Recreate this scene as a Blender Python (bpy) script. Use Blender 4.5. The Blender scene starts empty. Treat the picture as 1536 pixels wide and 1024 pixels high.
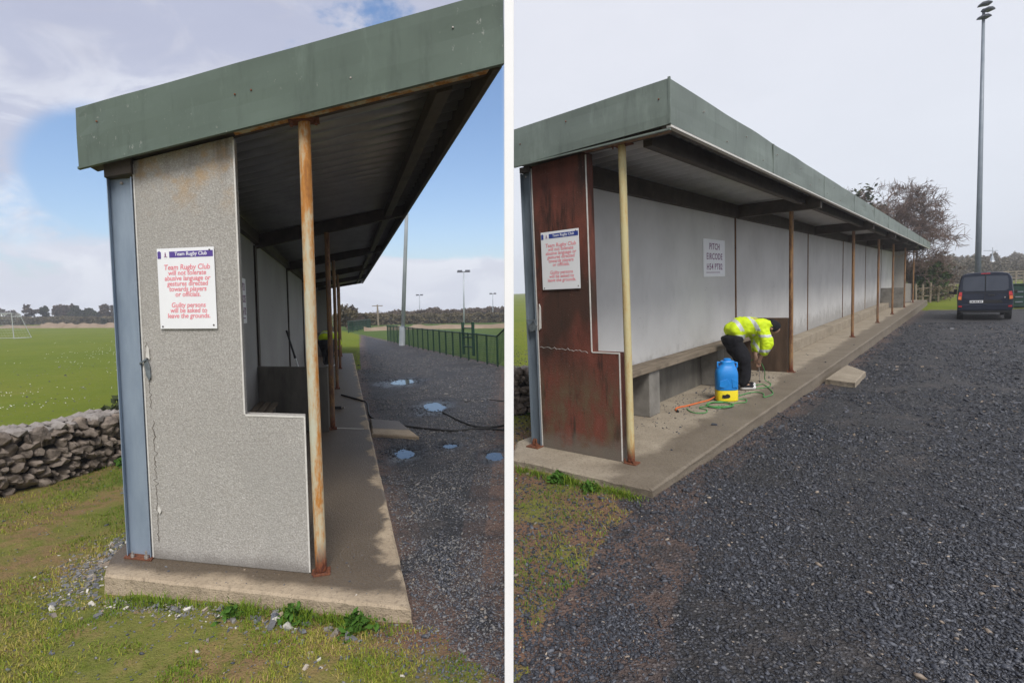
import bpy, bmesh, math, random
import numpy as np
from mathutils import Vector, Matrix, noise as mnoise

rnd = random.Random(7)
rng = np.random.default_rng(11)
scene = bpy.context.scene
COL = scene.collection
PI = math.pi

# ------------------------------------------------------------------ frames of the two lots
EYE = 1.71
ROT_W = np.array([[0.99956859, -0.0293520, 0.0], [-0.00224, -0.0763088, 0.9970818], [-0.0293514, -0.9966521, -0.0763093]])
def euler(a):
    x, y, z = a
    cx, sx, cy, sy, cz, sz = math.cos(x), math.sin(x), math.cos(y), math.sin(y), math.cos(z), math.sin(z)
    return (np.array([[cz, -sz, 0], [sz, cz, 0], [0, 0, 1]]) @ np.array([[cy, 0, sy], [0, 1, 0], [-sy, 0, cy]])
            @ np.array([[1, 0, 0], [0, cx, -sx], [0, sx, cx]]))
BASIS = np.array([[0, 1, 0], [0, 0, -1], [1, 0, 0]], float)
def lot(pos, rot):
    m = ROT_W @ euler(rot) @ BASIS
    o = ROT_W @ np.array(pos) + np.array([0, 0, EYE])
    return m, o
ML, OL = lot((-2.5138, 1.5201, 3.7412), (0.0605, -0.3032, -0.0301))
MR, OR = lot((0.3382, 1.1509, 5.8434), (0.1253, 0.7089, 0.0349))
SK = -0.557                      # the grey shelter has a skewed plan
def mat4(m, o):                  # object axes: x = across (v), y = along (u), z = up
    t = Matrix.Identity(4)
    for r in range(3):
        t[r][0], t[r][1], t[r][2], t[r][3] = m[r, 1], m[r, 0], m[r, 2], o[r]
    return t
TL, TR = mat4(ML, OL), mat4(MR, OR)
def Lp(u, v, w): return (v, u + SK * v, w)
def Rp(u, v, w): return (v, u, w)
def Lw(u, v, w): return TL @ Vector(Lp(u, v, w))
def Rw(u, v, w): return TR @ Vector(Rp(u, v, w))

def sstep(a, b, x):
    t = np.clip((x - a) / (b - a), 0, 1)
    return t * t * (3 - 2 * t)
def vnoise(x, y, sc, seed=0):
    x = np.asarray(x, float) * sc + seed * 17.3; y = np.asarray(y, float) * sc - seed * 9.1
    xi = np.floor(x).astype(np.int64); yi = np.floor(y).astype(np.int64)
    fx = x - xi; fy = y - yi
    fx = fx * fx * (3 - 2 * fx); fy = fy * fy * (3 - 2 * fy)
    def h(a, b):
        n = (a * 374761393 + b * 668265263 + seed * 974634) & 0x7fffffff
        n = ((n ^ (n >> 13)) * 1274126177) & 0x7fffffff
        return ((n ^ (n >> 16)) & 0xffff) / 65535.0
    return (h(xi, yi) * (1 - fx) + h(xi + 1, yi) * fx) * (1 - fy) + (h(xi, yi + 1) * (1 - fx) + h(xi + 1, yi + 1) * fx) * fy
def loc_l(x, y):
    du = np.array(ML[:2, 0]); dv = np.array(ML[:2, 1]) + SK * du
    inv = np.linalg.inv(np.stack([du, dv], 1))
    dx = x - OL[0]; dy = y - OL[1]
    return inv[0, 0] * dx + inv[0, 1] * dy, inv[1, 0] * dx + inv[1, 1] * dy
def loc_r(x, y):
    inv = np.linalg.inv(MR[:2, :2])
    dx = x - OR[0]; dy = y - OR[1]
    return inv[0, 0] * dx + inv[0, 1] * dy, inv[1, 0] * dx + inv[1, 1] * dy
def lot_side(x, y):
    return np.asarray(x) + .05 + .0056 * np.abs(y)      # the line where the two lots meet: < 0 is the left lot
PUDDLES = []
def ground_z(x, y, rough=True):
    x = np.asarray(x, float); y = np.asarray(y, float)
    r = np.sqrt(x * x + y * y) + 1e-6
    xc, yc = x, y
    ul, vl = loc_l(xc, yc); ur, vr = loc_r(xc, yc)
    n = ML[:, 2]
    wl = -.09 - .03 * sstep(.8, -.3, vl) * sstep(4, 0, np.abs(ul))
    zl = OL[2] + (wl - n[0] * (xc - OL[0]) - n[1] * (yc - OL[1])) / n[2]
    n = MR[:, 2]
    wr = -(.07 + .018 * np.clip(ur + .5, 0, 6) + .006 * np.clip(ur - 6, 0, 22))
    zr = OR[2] + (wr - n[0] * (xc - OR[0]) - n[1] * (yc - OR[1])) / n[2]
    hw = .012 + .006 * np.abs(y)
    s = sstep(-1, 1, lot_side(x, y) / hw)
    z = zl * (1 - s) + zr * s
    if rough:
        a = .018 * (vnoise(x, y, 2.1, 3) - .5) + .012 * (vnoise(x, y, 6.5, 4) - .5) + .006 * (vnoise(x, y, 18, 5) - .5)
        for px, py, rx, ry, ang in PUDDLES:
            c, sn = math.cos(ang), math.sin(ang)
            dx = (c * (x - px) + sn * (y - py)) / rx; dy = (-sn * (x - px) + c * (y - py)) / ry
            d = np.sqrt(dx * dx + dy * dy)
            a = a * sstep(.8, 1.8, d)
            z = z - .02 * sstep(1.3, .6, d)
        z = z + a
    return z
def gz(x, y): return float(ground_z(np.array([x]), np.array([y]))[0])

# ------------------------------------------------------------------ mesh building
class MB:
    def __init__(self, fn=None):
        self.v = []; self.f = []; self.mi = []; self.fn = fn; self.m = 0
    def add(self, pts, faces):
        b = len(self.v)
        self.v += [self.fn(*p) if self.fn else tuple(p) for p in pts]
        for f in faces:
            self.f.append(tuple(b + i for i in f)); self.mi.append(self.m)
    def box(self, a, b):
        x0, y0, z0 = a; x1, y1, z1 = b
        self.add([(x0, y0, z0), (x1, y0, z0), (x1, y1, z0), (x0, y1, z0), (x0, y0, z1), (x1, y0, z1), (x1, y1, z1), (x0, y1, z1)],
                 [(3, 2, 1, 0), (4, 5, 6, 7), (0, 1, 5, 4), (1, 2, 6, 5), (2, 3, 7, 6), (3, 0, 4, 7)])
        return self
    def hexa(self, p):   # 8 points, bottom ring then top ring
        self.add(p, [(3, 2, 1, 0), (4, 5, 6, 7), (0, 1, 5, 4), (1, 2, 6, 5), (2, 3, 7, 6), (3, 0, 4, 7)])
        return self
    def prism(self, poly, axis, a, b):   # poly of 2D points in the other two axes
        n = len(poly)
        def mk(p, t):
            q = list(p); q.insert(axis, t); return tuple(q)
        pts = [mk(p, a) for p in poly] + [mk(p, b) for p in poly]
        self.add(pts, [tuple(range(n))[::-1], tuple(range(n, 2 * n))] + [(i, (i + 1) % n, n + (i + 1) % n, n + i) for i in range(n)])
        return self
    def tube(self, path, r, n=8, cap=True):
        P = [Vector(p) for p in path]; rs = r if isinstance(r, (list, tuple)) else [r] * len(P)
        t0 = (P[1] - P[0]).normalized()
        ref = Vector((0, 0, 1)) if abs(t0.z) < .9 else Vector((1, 0, 0))
        nx = t0.cross(ref).normalized()
        pts = []; L = len(P)
        for i in range(L):
            t = (P[min(i + 1, L - 1)] - P[max(i - 1, 0)])
            t = t.normalized() if t.length > 1e-9 else t0
            nx = (nx - t * nx.dot(t)).normalized(); ny = t.cross(nx)
            for k in range(n):
                a = 2 * PI * k / n
                pts.append(tuple(P[i] + (nx * math.cos(a) + ny * math.sin(a)) * rs[i]))
        fs = [(i * n + k, i * n + (k + 1) % n, (i + 1) * n + (k + 1) % n, (i + 1) * n + k) for i in range(L - 1) for k in range(n)]
        if cap: fs += [tuple(range(n))[::-1], tuple(range((L - 1) * n, L * n))]
        self.add(pts, fs)
        return self
    def blob(self, c, s, amp=.25, seed=0, rot=0, sub=1, facet=0):
        bm = bmesh.new(); bmesh.ops.create_icosphere(bm, subdivisions=sub, radius=1)
        if facet:
            rr = random.Random(seed)
            for _ in range(facet):      # knock flat faces off the boulder
                d = Vector((rr.gauss(0, 1), rr.gauss(0, 1), rr.gauss(0, 1))).normalized(); h = rr.uniform(.55, .85)
                for v in bm.verts:
                    q = v.co.dot(d)
                    if q > h: v.co -= d * (q - h)
        ca, sa = math.cos(rot), math.sin(rot); pts = []
        for v in bm.verts:
            k = 1 + amp * mnoise.noise(v.co * 1.3 + Vector((seed * 3.1, seed * 1.7, seed)))*1.6
            x, y, z = v.co.x * s[0] * k, v.co.y * s[1] * k, v.co.z * s[2] * k
            pts.append((c[0] + ca * x - sa * y, c[1] + sa * x + ca * y, c[2] + z))
        fs = [tuple(v.index for v in f.verts) for f in bm.faces]
        bm.free(); self.add(pts, fs)
        return self
    def lathe(self, prof, n=16, c=(0, 0)):
        pts = []; L = len(prof)
        for r, z in prof:
            for k in range(n):
                a = 2 * PI * k / n; pts.append((c[0] + r * math.cos(a), c[1] + r * math.sin(a), z))
        fs = [(i * n + k, i * n + (k + 1) % n, (i + 1) * n + (k + 1) % n, (i + 1) * n + k) for i in range(L - 1) for k in range(n)]
        fs += [tuple(range(n))[::-1], tuple(range((L - 1) * n, L * n))]
        self.add(pts, fs)
        return self
    def build(self, name, mats, parent=None, bevel=0, smooth=False, mw=None):
        me = bpy.data.meshes.new(name)
        me.from_pydata(self.v, [], self.f)
        ms = mats if isinstance(mats, (list, tuple)) else [mats]
        for m in ms: me.materials.append(m)
        if len(ms) > 1: me.polygons.foreach_set('material_index', self.mi)
        bm = bmesh.new(); bm.from_mesh(me); bmesh.ops.recalc_face_normals(bm, faces=bm.faces); bm.to_mesh(me); bm.free()
        if smooth: me.polygons.foreach_set('use_smooth', [True] * len(me.polygons))
        me.update()
        o = bpy.data.objects.new(name, me); COL.objects.link(o)
        if parent: o.parent = parent
        if mw is not None: o.matrix_world = mw
        if bevel:
            b = o.modifiers.new('bevel', 'BEVEL'); b.width = bevel; b.segments = 2; b.limit_method = 'ANGLE'; b.angle_limit = .6
        return o
def np_mesh(name, verts, faces_flat, loop_tot, mats, attr=None, smooth=False):
    me = bpy.data.meshes.new(name)
    nv = len(verts); nf = len(loop_tot)
    me.vertices.add(nv); me.vertices.foreach_set('co', np.ascontiguousarray(verts, np.float32).ravel())
    me.loops.add(len(faces_flat)); me.loops.foreach_set('vertex_index', np.ascontiguousarray(faces_flat, np.int32))
    me.polygons.add(nf)
    st = np.concatenate([[0], np.cumsum(loop_tot)[:-1]]).astype(np.int32)
    me.polygons.foreach_set('loop_start', st)
    me.update(calc_edges=True)
    for m in (mats if isinstance(mats, (list, tuple)) else [mats]): me.materials.append(m)
    if attr:
        for k, a in attr.items():
            at = me.attributes.new(k, 'FLOAT', 'POINT'); at.data.foreach_set('value', np.ascontiguousarray(a, np.float32))
    me.polygons.foreach_set('use_smooth', [smooth] * nf)
    me.validate(); me.update()
    o = bpy.data.objects.new(name, me); COL.objects.link(o)
    return o
def tag(o, label=None, cat=None, group=None, kind=None):
    if label: o['label'] = label
    if cat: o['category'] = cat
    if group: o['group'] = group
    if kind: o['kind'] = kind
    return o
def empty(name, mw, label, cat, group=None):
    o = bpy.data.objects.new(name, None); COL.objects.link(o); o.matrix_world = mw; o.empty_display_size = .1
    return tag(o, label, cat, group)
def copy_tree(o, parent=None):
    c = o.copy(); COL.objects.link(c)
    if parent: c.parent = parent
    for ch in list(o.children): copy_tree(ch, c)
    return c

# ------------------------------------------------------------------ materials
class G:
    def __init__(self, name):
        self.mat = bpy.data.materials.new(name); self.mat.use_nodes = True
        self.t = self.mat.node_tree; self.b = self.t.nodes['Principled BSDF']; self.tc = self.t.nodes.new('ShaderNodeTexCoord')
    def n(self, ty): return self.t.nodes.new(ty)
    def link(self, a, b): self.t.links.new(a, b)
    def set(self, sock, val):
        if hasattr(val, 'is_linked') or isinstance(val, bpy.types.NodeSocket): self.link(val, sock)
        else:
            if sock.type == 'RGBA' and len(val) == 3: val = (*val, 1)
            sock.default_value = val
    @property
    def obj(self): return self.tc.outputs['Object']
    def vec(self, scale=(1, 1, 1), src=None, loc=(0, 0, 0)):
        m = self.n('ShaderNodeMapping'); m.inputs['Scale'].default_value = scale; m.inputs['Location'].default_value = loc
        self.link(src or self.obj, m.inputs['Vector']); return m.outputs[0]
    def noise(self, scale, detail=4, rough=.6, vec=None, dist=0):
        x = self.n('ShaderNodeTexNoise'); x.inputs['Scale'].default_value = scale; x.inputs['Detail'].default_value = detail
        x.inputs['Roughness'].default_value = rough; x.inputs['Distortion'].default_value = dist
        self.link(vec or self.obj, x.inputs['Vector']); return x.outputs['Fac']
    def voro(self, scale, vec=None, feat='F1', out='Distance', rand=1):
        x = self.n('ShaderNodeTexVoronoi'); x.feature = feat; x.inputs['Scale'].default_value = scale
        x.inputs['Randomness'].default_value = rand
        self.link(vec or self.obj, x.inputs['Vector']); return x.outputs[out]
    def ramp(self, fac, stops, interp='LINEAR'):
        r = self.n('ShaderNodeValToRGB'); r.color_ramp.interpolation = interp; e = r.color_ramp.elements
        while len(e) < len(stops): e.new(.5)
        for i, (p, c) in enumerate(stops):
            e[i].position = p; e[i].color = (*c, 1) if isinstance(c, (tuple, list)) else (c, c, c, 1)
        self.link(fac, r.inputs['Fac']); return r.outputs['Color']
    def mix(self, fac, a, b, mode='MIX'):
        m = self.n('ShaderNodeMix'); m.data_type = 'RGBA'; m.blend_type = mode
        self.set(m.inputs[0], fac)
        ia = [s for s in m.inputs if s.type == 'RGBA']
        self.set(ia[0], a); self.set(ia[1], b)
        return [s for s in m.outputs if s.type == 'RGBA'][0]
    def math(self, op, a, b=0.0, c=None):
        m = self.n('ShaderNodeMath'); m.operation = op; self.set(m.inputs[0], a); self.set(m.inputs[1], b)
        if c is not None: self.set(m.inputs[2], c)
        return m.outputs[0]
    def sep(self, v=None):
        s = self.n('ShaderNodeSeparateXYZ'); self.link(v or self.obj, s.inputs[0]); return s.outputs
    def attr(self, name):
        a = self.n('ShaderNodeAttribute'); a.attribute_name = name; return a.outputs['Fac']
    def rng(self, v, a, b, c=0, d=1):
        m = self.n('ShaderNodeMapRange'); m.interpolation_type = 'SMOOTHSTEP'
        self.set(m.inputs[0], v); m.inputs[1].default_value = a; m.inputs[2].default_value = b; m.inputs[3].default_value = c; m.inputs[4].default_value = d
        return m.outputs[0]
    def out(self, col, rough=.8, bump=None, bs=.3, bd=.01, spec=.35, metal=0):
        self.set(self.b.inputs['Base Color'], col); self.set(self.b.inputs['Roughness'], rough)
        self.b.inputs['Specular IOR Level'].default_value = spec; self.b.inputs['Metallic'].default_value = metal
        if bump is not None:
            n = self.n('ShaderNodeBump'); n.inputs['Strength'].default_value = bs; n.inputs['Distance'].default_value = bd
            self.link(bump, n.inputs['Height']); self.link(n.outputs[0], self.b.inputs['Normal'])
        return self.mat
def simple(name, c0, c1, scale=8, rough=.7, bump=.15, spec=.35, metal=0, stretch=(1, 1, 1), bd=.004, dirt=0):
    g = G(name); v = g.vec(stretch)
    f = g.noise(scale, 6, .65, v)
    col = g.ramp(f, [(.3, c0), (.7, c1)])
    if dirt:
        d = g.noise(scale * .35, 5, .7, g.vec(stretch, None, (3, 1, 7)))
        col = g.mix(g.rng(d, .52, .75, 0, dirt), col, tuple(x * .35 for x in c0))
    return g.out(col, rough, g.noise(scale * 6, 4, .6, v), bump, bd, spec, metal)

def m_roughcast_grey():
    g = G('grey_roughcast'); y = g.sep(); z = y[2]
    big = g.noise(1.6, 4, .6); mid = g.noise(14, 3, .6); sp = g.voro(88); fine = g.noise(88, 3, .6, None, .8)
    c = g.ramp(big, [(.25, (.37, .355, .33)), (.75, (.47, .452, .425))])
    c = g.mix(g.rng(sp, .25, .7, 0, .8), c, (.33, .31, .285)); c = g.mix(g.rng(fine, .55, .68, 0, .42), c, (.70, .68, .645)); c = g.mix(g.rng(fine, .46, .36, 0, .7), c, (.27, .26, .24))
    c = g.mix(g.rng(mid, .55, .8, 0, .3), c, (.32, .30, .265))
    top = g.math('MULTIPLY', g.rng(z, 2.2, 2.75), g.rng(g.noise(4.5, 4, .65), .46, .68))
    c = g.mix(g.math('MULTIPLY', top, .8), c, (.42, .28, .14))
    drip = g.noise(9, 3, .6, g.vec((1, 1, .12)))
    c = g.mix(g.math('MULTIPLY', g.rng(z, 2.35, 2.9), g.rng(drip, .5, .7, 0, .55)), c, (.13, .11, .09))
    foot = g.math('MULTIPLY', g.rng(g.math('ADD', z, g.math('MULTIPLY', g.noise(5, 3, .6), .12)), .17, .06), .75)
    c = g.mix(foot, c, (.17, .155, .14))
    patchy = g.rng(g.noise(.9, 3, .6, g.vec((1, 1, .6), None, (2, 6, 1))), .55, .68, 0, .3)
    c = g.mix(patchy, c, (.33, .32, .30))
    return g.out(c, .93, g.math('ADD', sp, fine), .4, .005, .2)
def m_roughcast_red():
    g = G('red_stained_roughcast'); z = g.sep()[2]
    st = g.noise(4.5, 6, .7, g.vec((1, 1, .38))); st2 = g.noise(6, 5, .7, g.vec((1, 1, .16), None, (2, 3, 1)))
    big = g.noise(1.5, 3, .6, g.vec((1, 1, .5), None, (4, 0, 0)))
    c = g.ramp(st, [(.25, (.07, .030, .023)), (.45, (.135, .046, .032)), (.62, (.195, .062, .042)), (.8, (.22, .085, .062))])
    c = g.mix(g.rng(st2, .50, .66, 0, .88), c, (.03, .02, .016))
    low = g.math('MULTIPLY', g.rng(z, 1.05, .55), g.rng(st, .62, .36))
    c = g.mix(g.math('MULTIPLY', low, .85), c, (.15, .112, .066))
    c = g.mix(g.math('MULTIPLY', g.rng(big, .45, .60), .8), c, (.042, .03, .022))
    c = g.mix(g.math('MULTIPLY', g.rng(g.math('ADD', z, g.math('MULTIPLY', g.noise(6, 3), .35)), .42, .22), .85), c, (.17, .15, .125))
    dots = g.voro(34, None, 'F1'); dm = g.math('MULTIPLY', g.rng(dots, .11, .06), g.rng(g.noise(3, 2), .5, .6))
    c = g.mix(g.math('MULTIPLY', dm, .7), c, (.45, .38, .33))
    sp = g.voro(120)
    return g.out(c, .8, g.math('ADD', sp, g.noise(200, 2)), .55, .005, .3)
def m_rust_post(name, paint, amount, rustc=(.36, .14, .035)):
    g = G(name); s = g.sep(); z = s[2]
    f = g.noise(16, 6, .72, g.vec((1, 1, .14))); sm = g.noise(60, 3, .6, g.vec((1, 1, .45)))
    side = g.noise(6, 2, .5, g.vec((1, 1, .05), None, (1, 5, 2)))
    v = g.math('ADD', g.math('MULTIPLY', f, .6), g.math('ADD', g.math('MULTIPLY', side, .4), g.math('MULTIPLY', sm, .18)))
    c = g.ramp(v, [(.50 - amount, paint), (.58 - amount, tuple(.6 * a + .4 * b for a, b in zip(paint, (.5, .27, .07)))), (.66 - amount, rustc), (.85 - amount, (.12, .04, .02))])
    base = g.rng(g.math('ADD', z, g.math('MULTIPLY', f, .25)), .36, .16)
    c = g.mix(base, c, g.ramp(sm, [(.35, (.07, .022, .014)), (.7, (.24, .075, .03))]))
    return g.out(c, .72, g.math('ADD', f, sm), .5, .004, .3)
def m_slab(name, c0, c1, wet_fn, edge=(.36, .27, .17)):
    g = G(name); s = g.sep()
    n1 = g.noise(2.2, 5, .65); n2 = g.noise(38, 4, .6); agg = g.voro(85)
    c = g.ramp(n1, [(.28, c0), (.72, c1)])
    c = g.mix(g.rng(n2, .5, .7, 0, .6), c, tuple(.55 * a for a in c0))
    pit = g.math('MULTIPLY', g.rng(agg, .28, .12), g.rng(g.noise(14, 2), .45, .6))
    c = g.mix(g.math('MULTIPLY', pit, .75), c, (.06, .05, .04))
    chip = g.math('MULTIPLY', g.rng(g.voro(60, g.vec((1, 1, 1), None, (3, 2, 1))), .18, .1), g.rng(g.noise(9, 2), .52, .6))
    c = g.mix(g.math('MULTIPLY', chip, .6), c, (.5, .43, .34))
    wet = wet_fn(g, s, n1)
    c = g.mix(wet, c, g.mix(.88, c, (.062, .046, .032)))
    r = g.math('SUBTRACT', .9, g.math('MULTIPLY', wet, .42))
    return g.out(c, r, g.math('ADD', n2, agg), .6, .006, .4)
def wet_l(g, s, n1):
    v = s[0]; n = g.math('MULTIPLY', g.math('SUBTRACT', g.noise(1.9, 5, .6, None, .6), .5), .62)
    a = g.rng(g.math('ADD', v, n), 1.64, 1.55)
    front = g.rng(g.math('ADD', g.math('SUBTRACT', s[1], g.math('MULTIPLY', v, SK)), g.math('MULTIPLY', n, .5)), -.24, -.10)
    return g.math('MULTIPLY', g.math('MULTIPLY', a, front), .95)
def wet_r(g, s, n1):
    v = s[0]; n = g.math('MULTIPLY', g.math('SUBTRACT', g.noise(1.6, 4, .6), .5), .7)
    a = g.rng(g.math('ADD', v, n), .98, 1.14)
    return g.math('MULTIPLY', a, .62)
def m_gravel():
    g = G('dark_gravel'); e = g.attr('edge')
    big = g.noise(.7, 4, .6); cell = g.voro(48, None, 'F1', 'Color'); d = g.voro(48); d2 = g.voro(95)
    cs = g.sep(cell)[0]
    c = g.ramp(cs, [(0, (.022, .023, .028)), (.55, (.05, .052, .062)), (.9, (.10, .102, .115)), (1, (.26, .25, .24))])
    c = g.mix(g.rng(d, .25, .62), c, (.02, .019, .02))
    br = g.math('MULTIPLY', g.rng(g.noise(1.9, 5, .65), .5, .66), .75)
    c = g.mix(g.math('MULTIPLY', br, .6), c, g.ramp(g.noise(60, 4), [(.35, (.055, .045, .042)), (.7, (.115, .095, .085))]))
    wet = g.attr('wet'); c = g.mix(g.math('MULTIPLY', wet, .8), c, (.012, .012, .014))
    c = g.mix(g.math('MULTIPLY', e, g.rng(g.noise(3.5, 5, .65), .32, .58)), c, g.ramp(g.noise(30, 4), [(.3, (.10, .058, .044)), (.7, (.17, .115, .092))]))
    return g.out(c, g.math('SUBTRACT', .66, g.math('MULTIPLY', wet, .4)), g.math('SUBTRACT', 1.0, g.math('ADD', d, g.math('MULTIPLY', d2, .5))), .9, .02, .45)
def m_grass_ground():
    g = G('turf'); pitch = g.attr('pitch'); e = g.attr('edge'); far = g.attr('field')
    n = g.noise(1.3, 5, .65); m = g.noise(9, 5, .65); f = g.noise(70, 3, .6); h = g.noise(.06, 4, .6)
    c = g.ramp(n, [(.25, (.11, .14, .028)), (.45, (.19, .185, .05)), (.55, (.25, .17, .08)), (.75, (.20, .12, .075))])
    c = g.mix(g.rng(m, .45, .65, 0, .7), c, (.125, .155, .022))
    soil = g.ramp(f, [(.3, (.12, .066, .044)), (.7, (.25, .15, .105))])
    c = g.mix(g.math('MULTIPLY', e, g.rng(g.noise(2.6, 4, .65, g.vec((1, 1, 1), None, (5, 1, 0))), .33, .55)), c, soil)
    fl = g.ramp(g.math('ADD', g.math('MULTIPLY', h, .6), g.math('MULTIPLY', g.noise(.9, 6, .7), .4)), [(.32, (.105, .15, .010)), (.5, (.15, .185, .014)), (.68, (.20, .20, .03))])
    fl = g.mix(g.rng(g.noise(14, 4, .7), .5, .75, 0, .5), fl, (.06, .11, .01))
    fl = g.mix(pitch, fl, g.ramp(g.noise(.8, 6, .7), [(.3, (.055, .10, .02)), (.7, (.095, .14, .03))]))
    c = g.mix(far, c, fl)
    c = g.mix(g.rng(f, .5, .75, 0, .45), c, (.075, .08, .02))
    return g.out(c, .95, g.math('ADD', m, f), .7, .03, .15)
def m_blade():
    g = G('grass_blades'); t = g.attr('tint')
    c = g.ramp(t, [(0, (.08, .145, .012)), (.35, (.15, .215, .018)), (.6, (.27, .27, .04)), (.8, (.36, .30, .08)), (1, (.42, .31, .14))])
    m = g.out(c, .75, None, spec=.2)
    g.b.inputs['Subsurface Weight'].default_value = 0
    return m
def m_stones():
    g = G('gravel_stones'); t = g.attr('tint')
    c = g.ramp(t, [(0, (.020, .022, .029)), (.5, (.050, .054, .068)), (.82, (.13, .138, .162)), (.93, (.2, .19, .18)), (.97, (.30, .21, .13)), (1, (.6, .57, .52))])
    c = g.mix(g.rng(g.noise(90, 3), .5, .7, 0, .35), c, (.03, .028, .028))
    return g.out(c, g.rng(g.noise(1.1, 3), .4, .6, .42, .72), g.noise(160, 3), .3, .003, .45)
def m_fascia(name, c):
    g = G(name)
    a = g.noise(1.1, 5, .6); b = g.noise(7, 5, .7, g.vec((1, 1, .18))); sp = g.voro(26)
    k = g.ramp(a, [(.3, tuple(x * .80 for x in c)), (.7, tuple(x * 1.16 for x in c))])
    k = g.mix(g.rng(b, .5, .68, 0, .42), k, tuple(x * .55 for x in c))
    k = g.mix(g.rng(g.noise(5, 5, .7, g.vec((1, 1, .25), None, (4, 4, 4))), .56, .72, 0, .4), k, tuple(x * 1.5 + .02 for x in c))
    ch = g.math('MULTIPLY', g.rng(g.noise(34, 4, .7, g.vec((1, 1, .6))), .64, .68), g.rng(g.noise(1.7, 3, .6, g.vec((1, 1, 1), None, (9, 1, 3))), .5, .64))
    k = g.mix(g.math('MULTIPLY', ch, .75), k, (.30, .31, .28))
    k = g.mix(g.math('MULTIPLY', g.rng(sp, .07, .035), g.rng(g.noise(2, 2), .55, .62)), k, (.3, .3, .26))
    return g.out(k, .5, g.noise(2.4, 3, .5), .22, .02, .4)
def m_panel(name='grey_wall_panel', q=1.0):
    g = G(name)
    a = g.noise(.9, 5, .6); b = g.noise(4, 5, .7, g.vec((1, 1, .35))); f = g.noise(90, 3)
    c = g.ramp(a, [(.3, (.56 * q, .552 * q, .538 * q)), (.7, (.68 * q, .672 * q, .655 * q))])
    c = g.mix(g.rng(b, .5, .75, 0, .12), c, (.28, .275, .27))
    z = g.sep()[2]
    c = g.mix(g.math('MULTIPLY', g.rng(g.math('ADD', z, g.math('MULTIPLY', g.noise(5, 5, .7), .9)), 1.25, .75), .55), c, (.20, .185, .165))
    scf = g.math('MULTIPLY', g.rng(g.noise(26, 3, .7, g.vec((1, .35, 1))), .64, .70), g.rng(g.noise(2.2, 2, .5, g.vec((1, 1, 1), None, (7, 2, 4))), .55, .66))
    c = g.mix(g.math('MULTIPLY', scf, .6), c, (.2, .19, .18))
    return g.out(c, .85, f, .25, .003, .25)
def m_wood(name, c0, c1, axis=1):
    g = G(name); s = [22, 22, 22]; s[axis] = 1.2
    f = g.noise(1, 6, .7, g.vec(tuple(s))); k = g.noise(3, 4)
    c = g.ramp(f, [(.3, c0), (.7, c1)]); c = g.mix(g.rng(k, .5, .7, 0, .5), c, tuple(.5 * x for x in c0))
    return g.out(c, .82, f, .5, .004, .25)
def m_water():
    g = G('puddle_water'); m = g.out((.02, .024, .032), .03, g.noise(9, 2), .03, .01, .9); return m
def m_leaf(name, c0, c1, sc=.7):
    g = G(name); f = g.noise(sc, 4, .7); h = g.noise(sc * 9, 2)
    c = g.ramp(g.math('ADD', g.math('MULTIPLY', f, .6), g.math('MULTIPLY', h, .4)), [(.3, c0), (.7, c1)])
    return g.out(c, .8, None, spec=.15)

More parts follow.
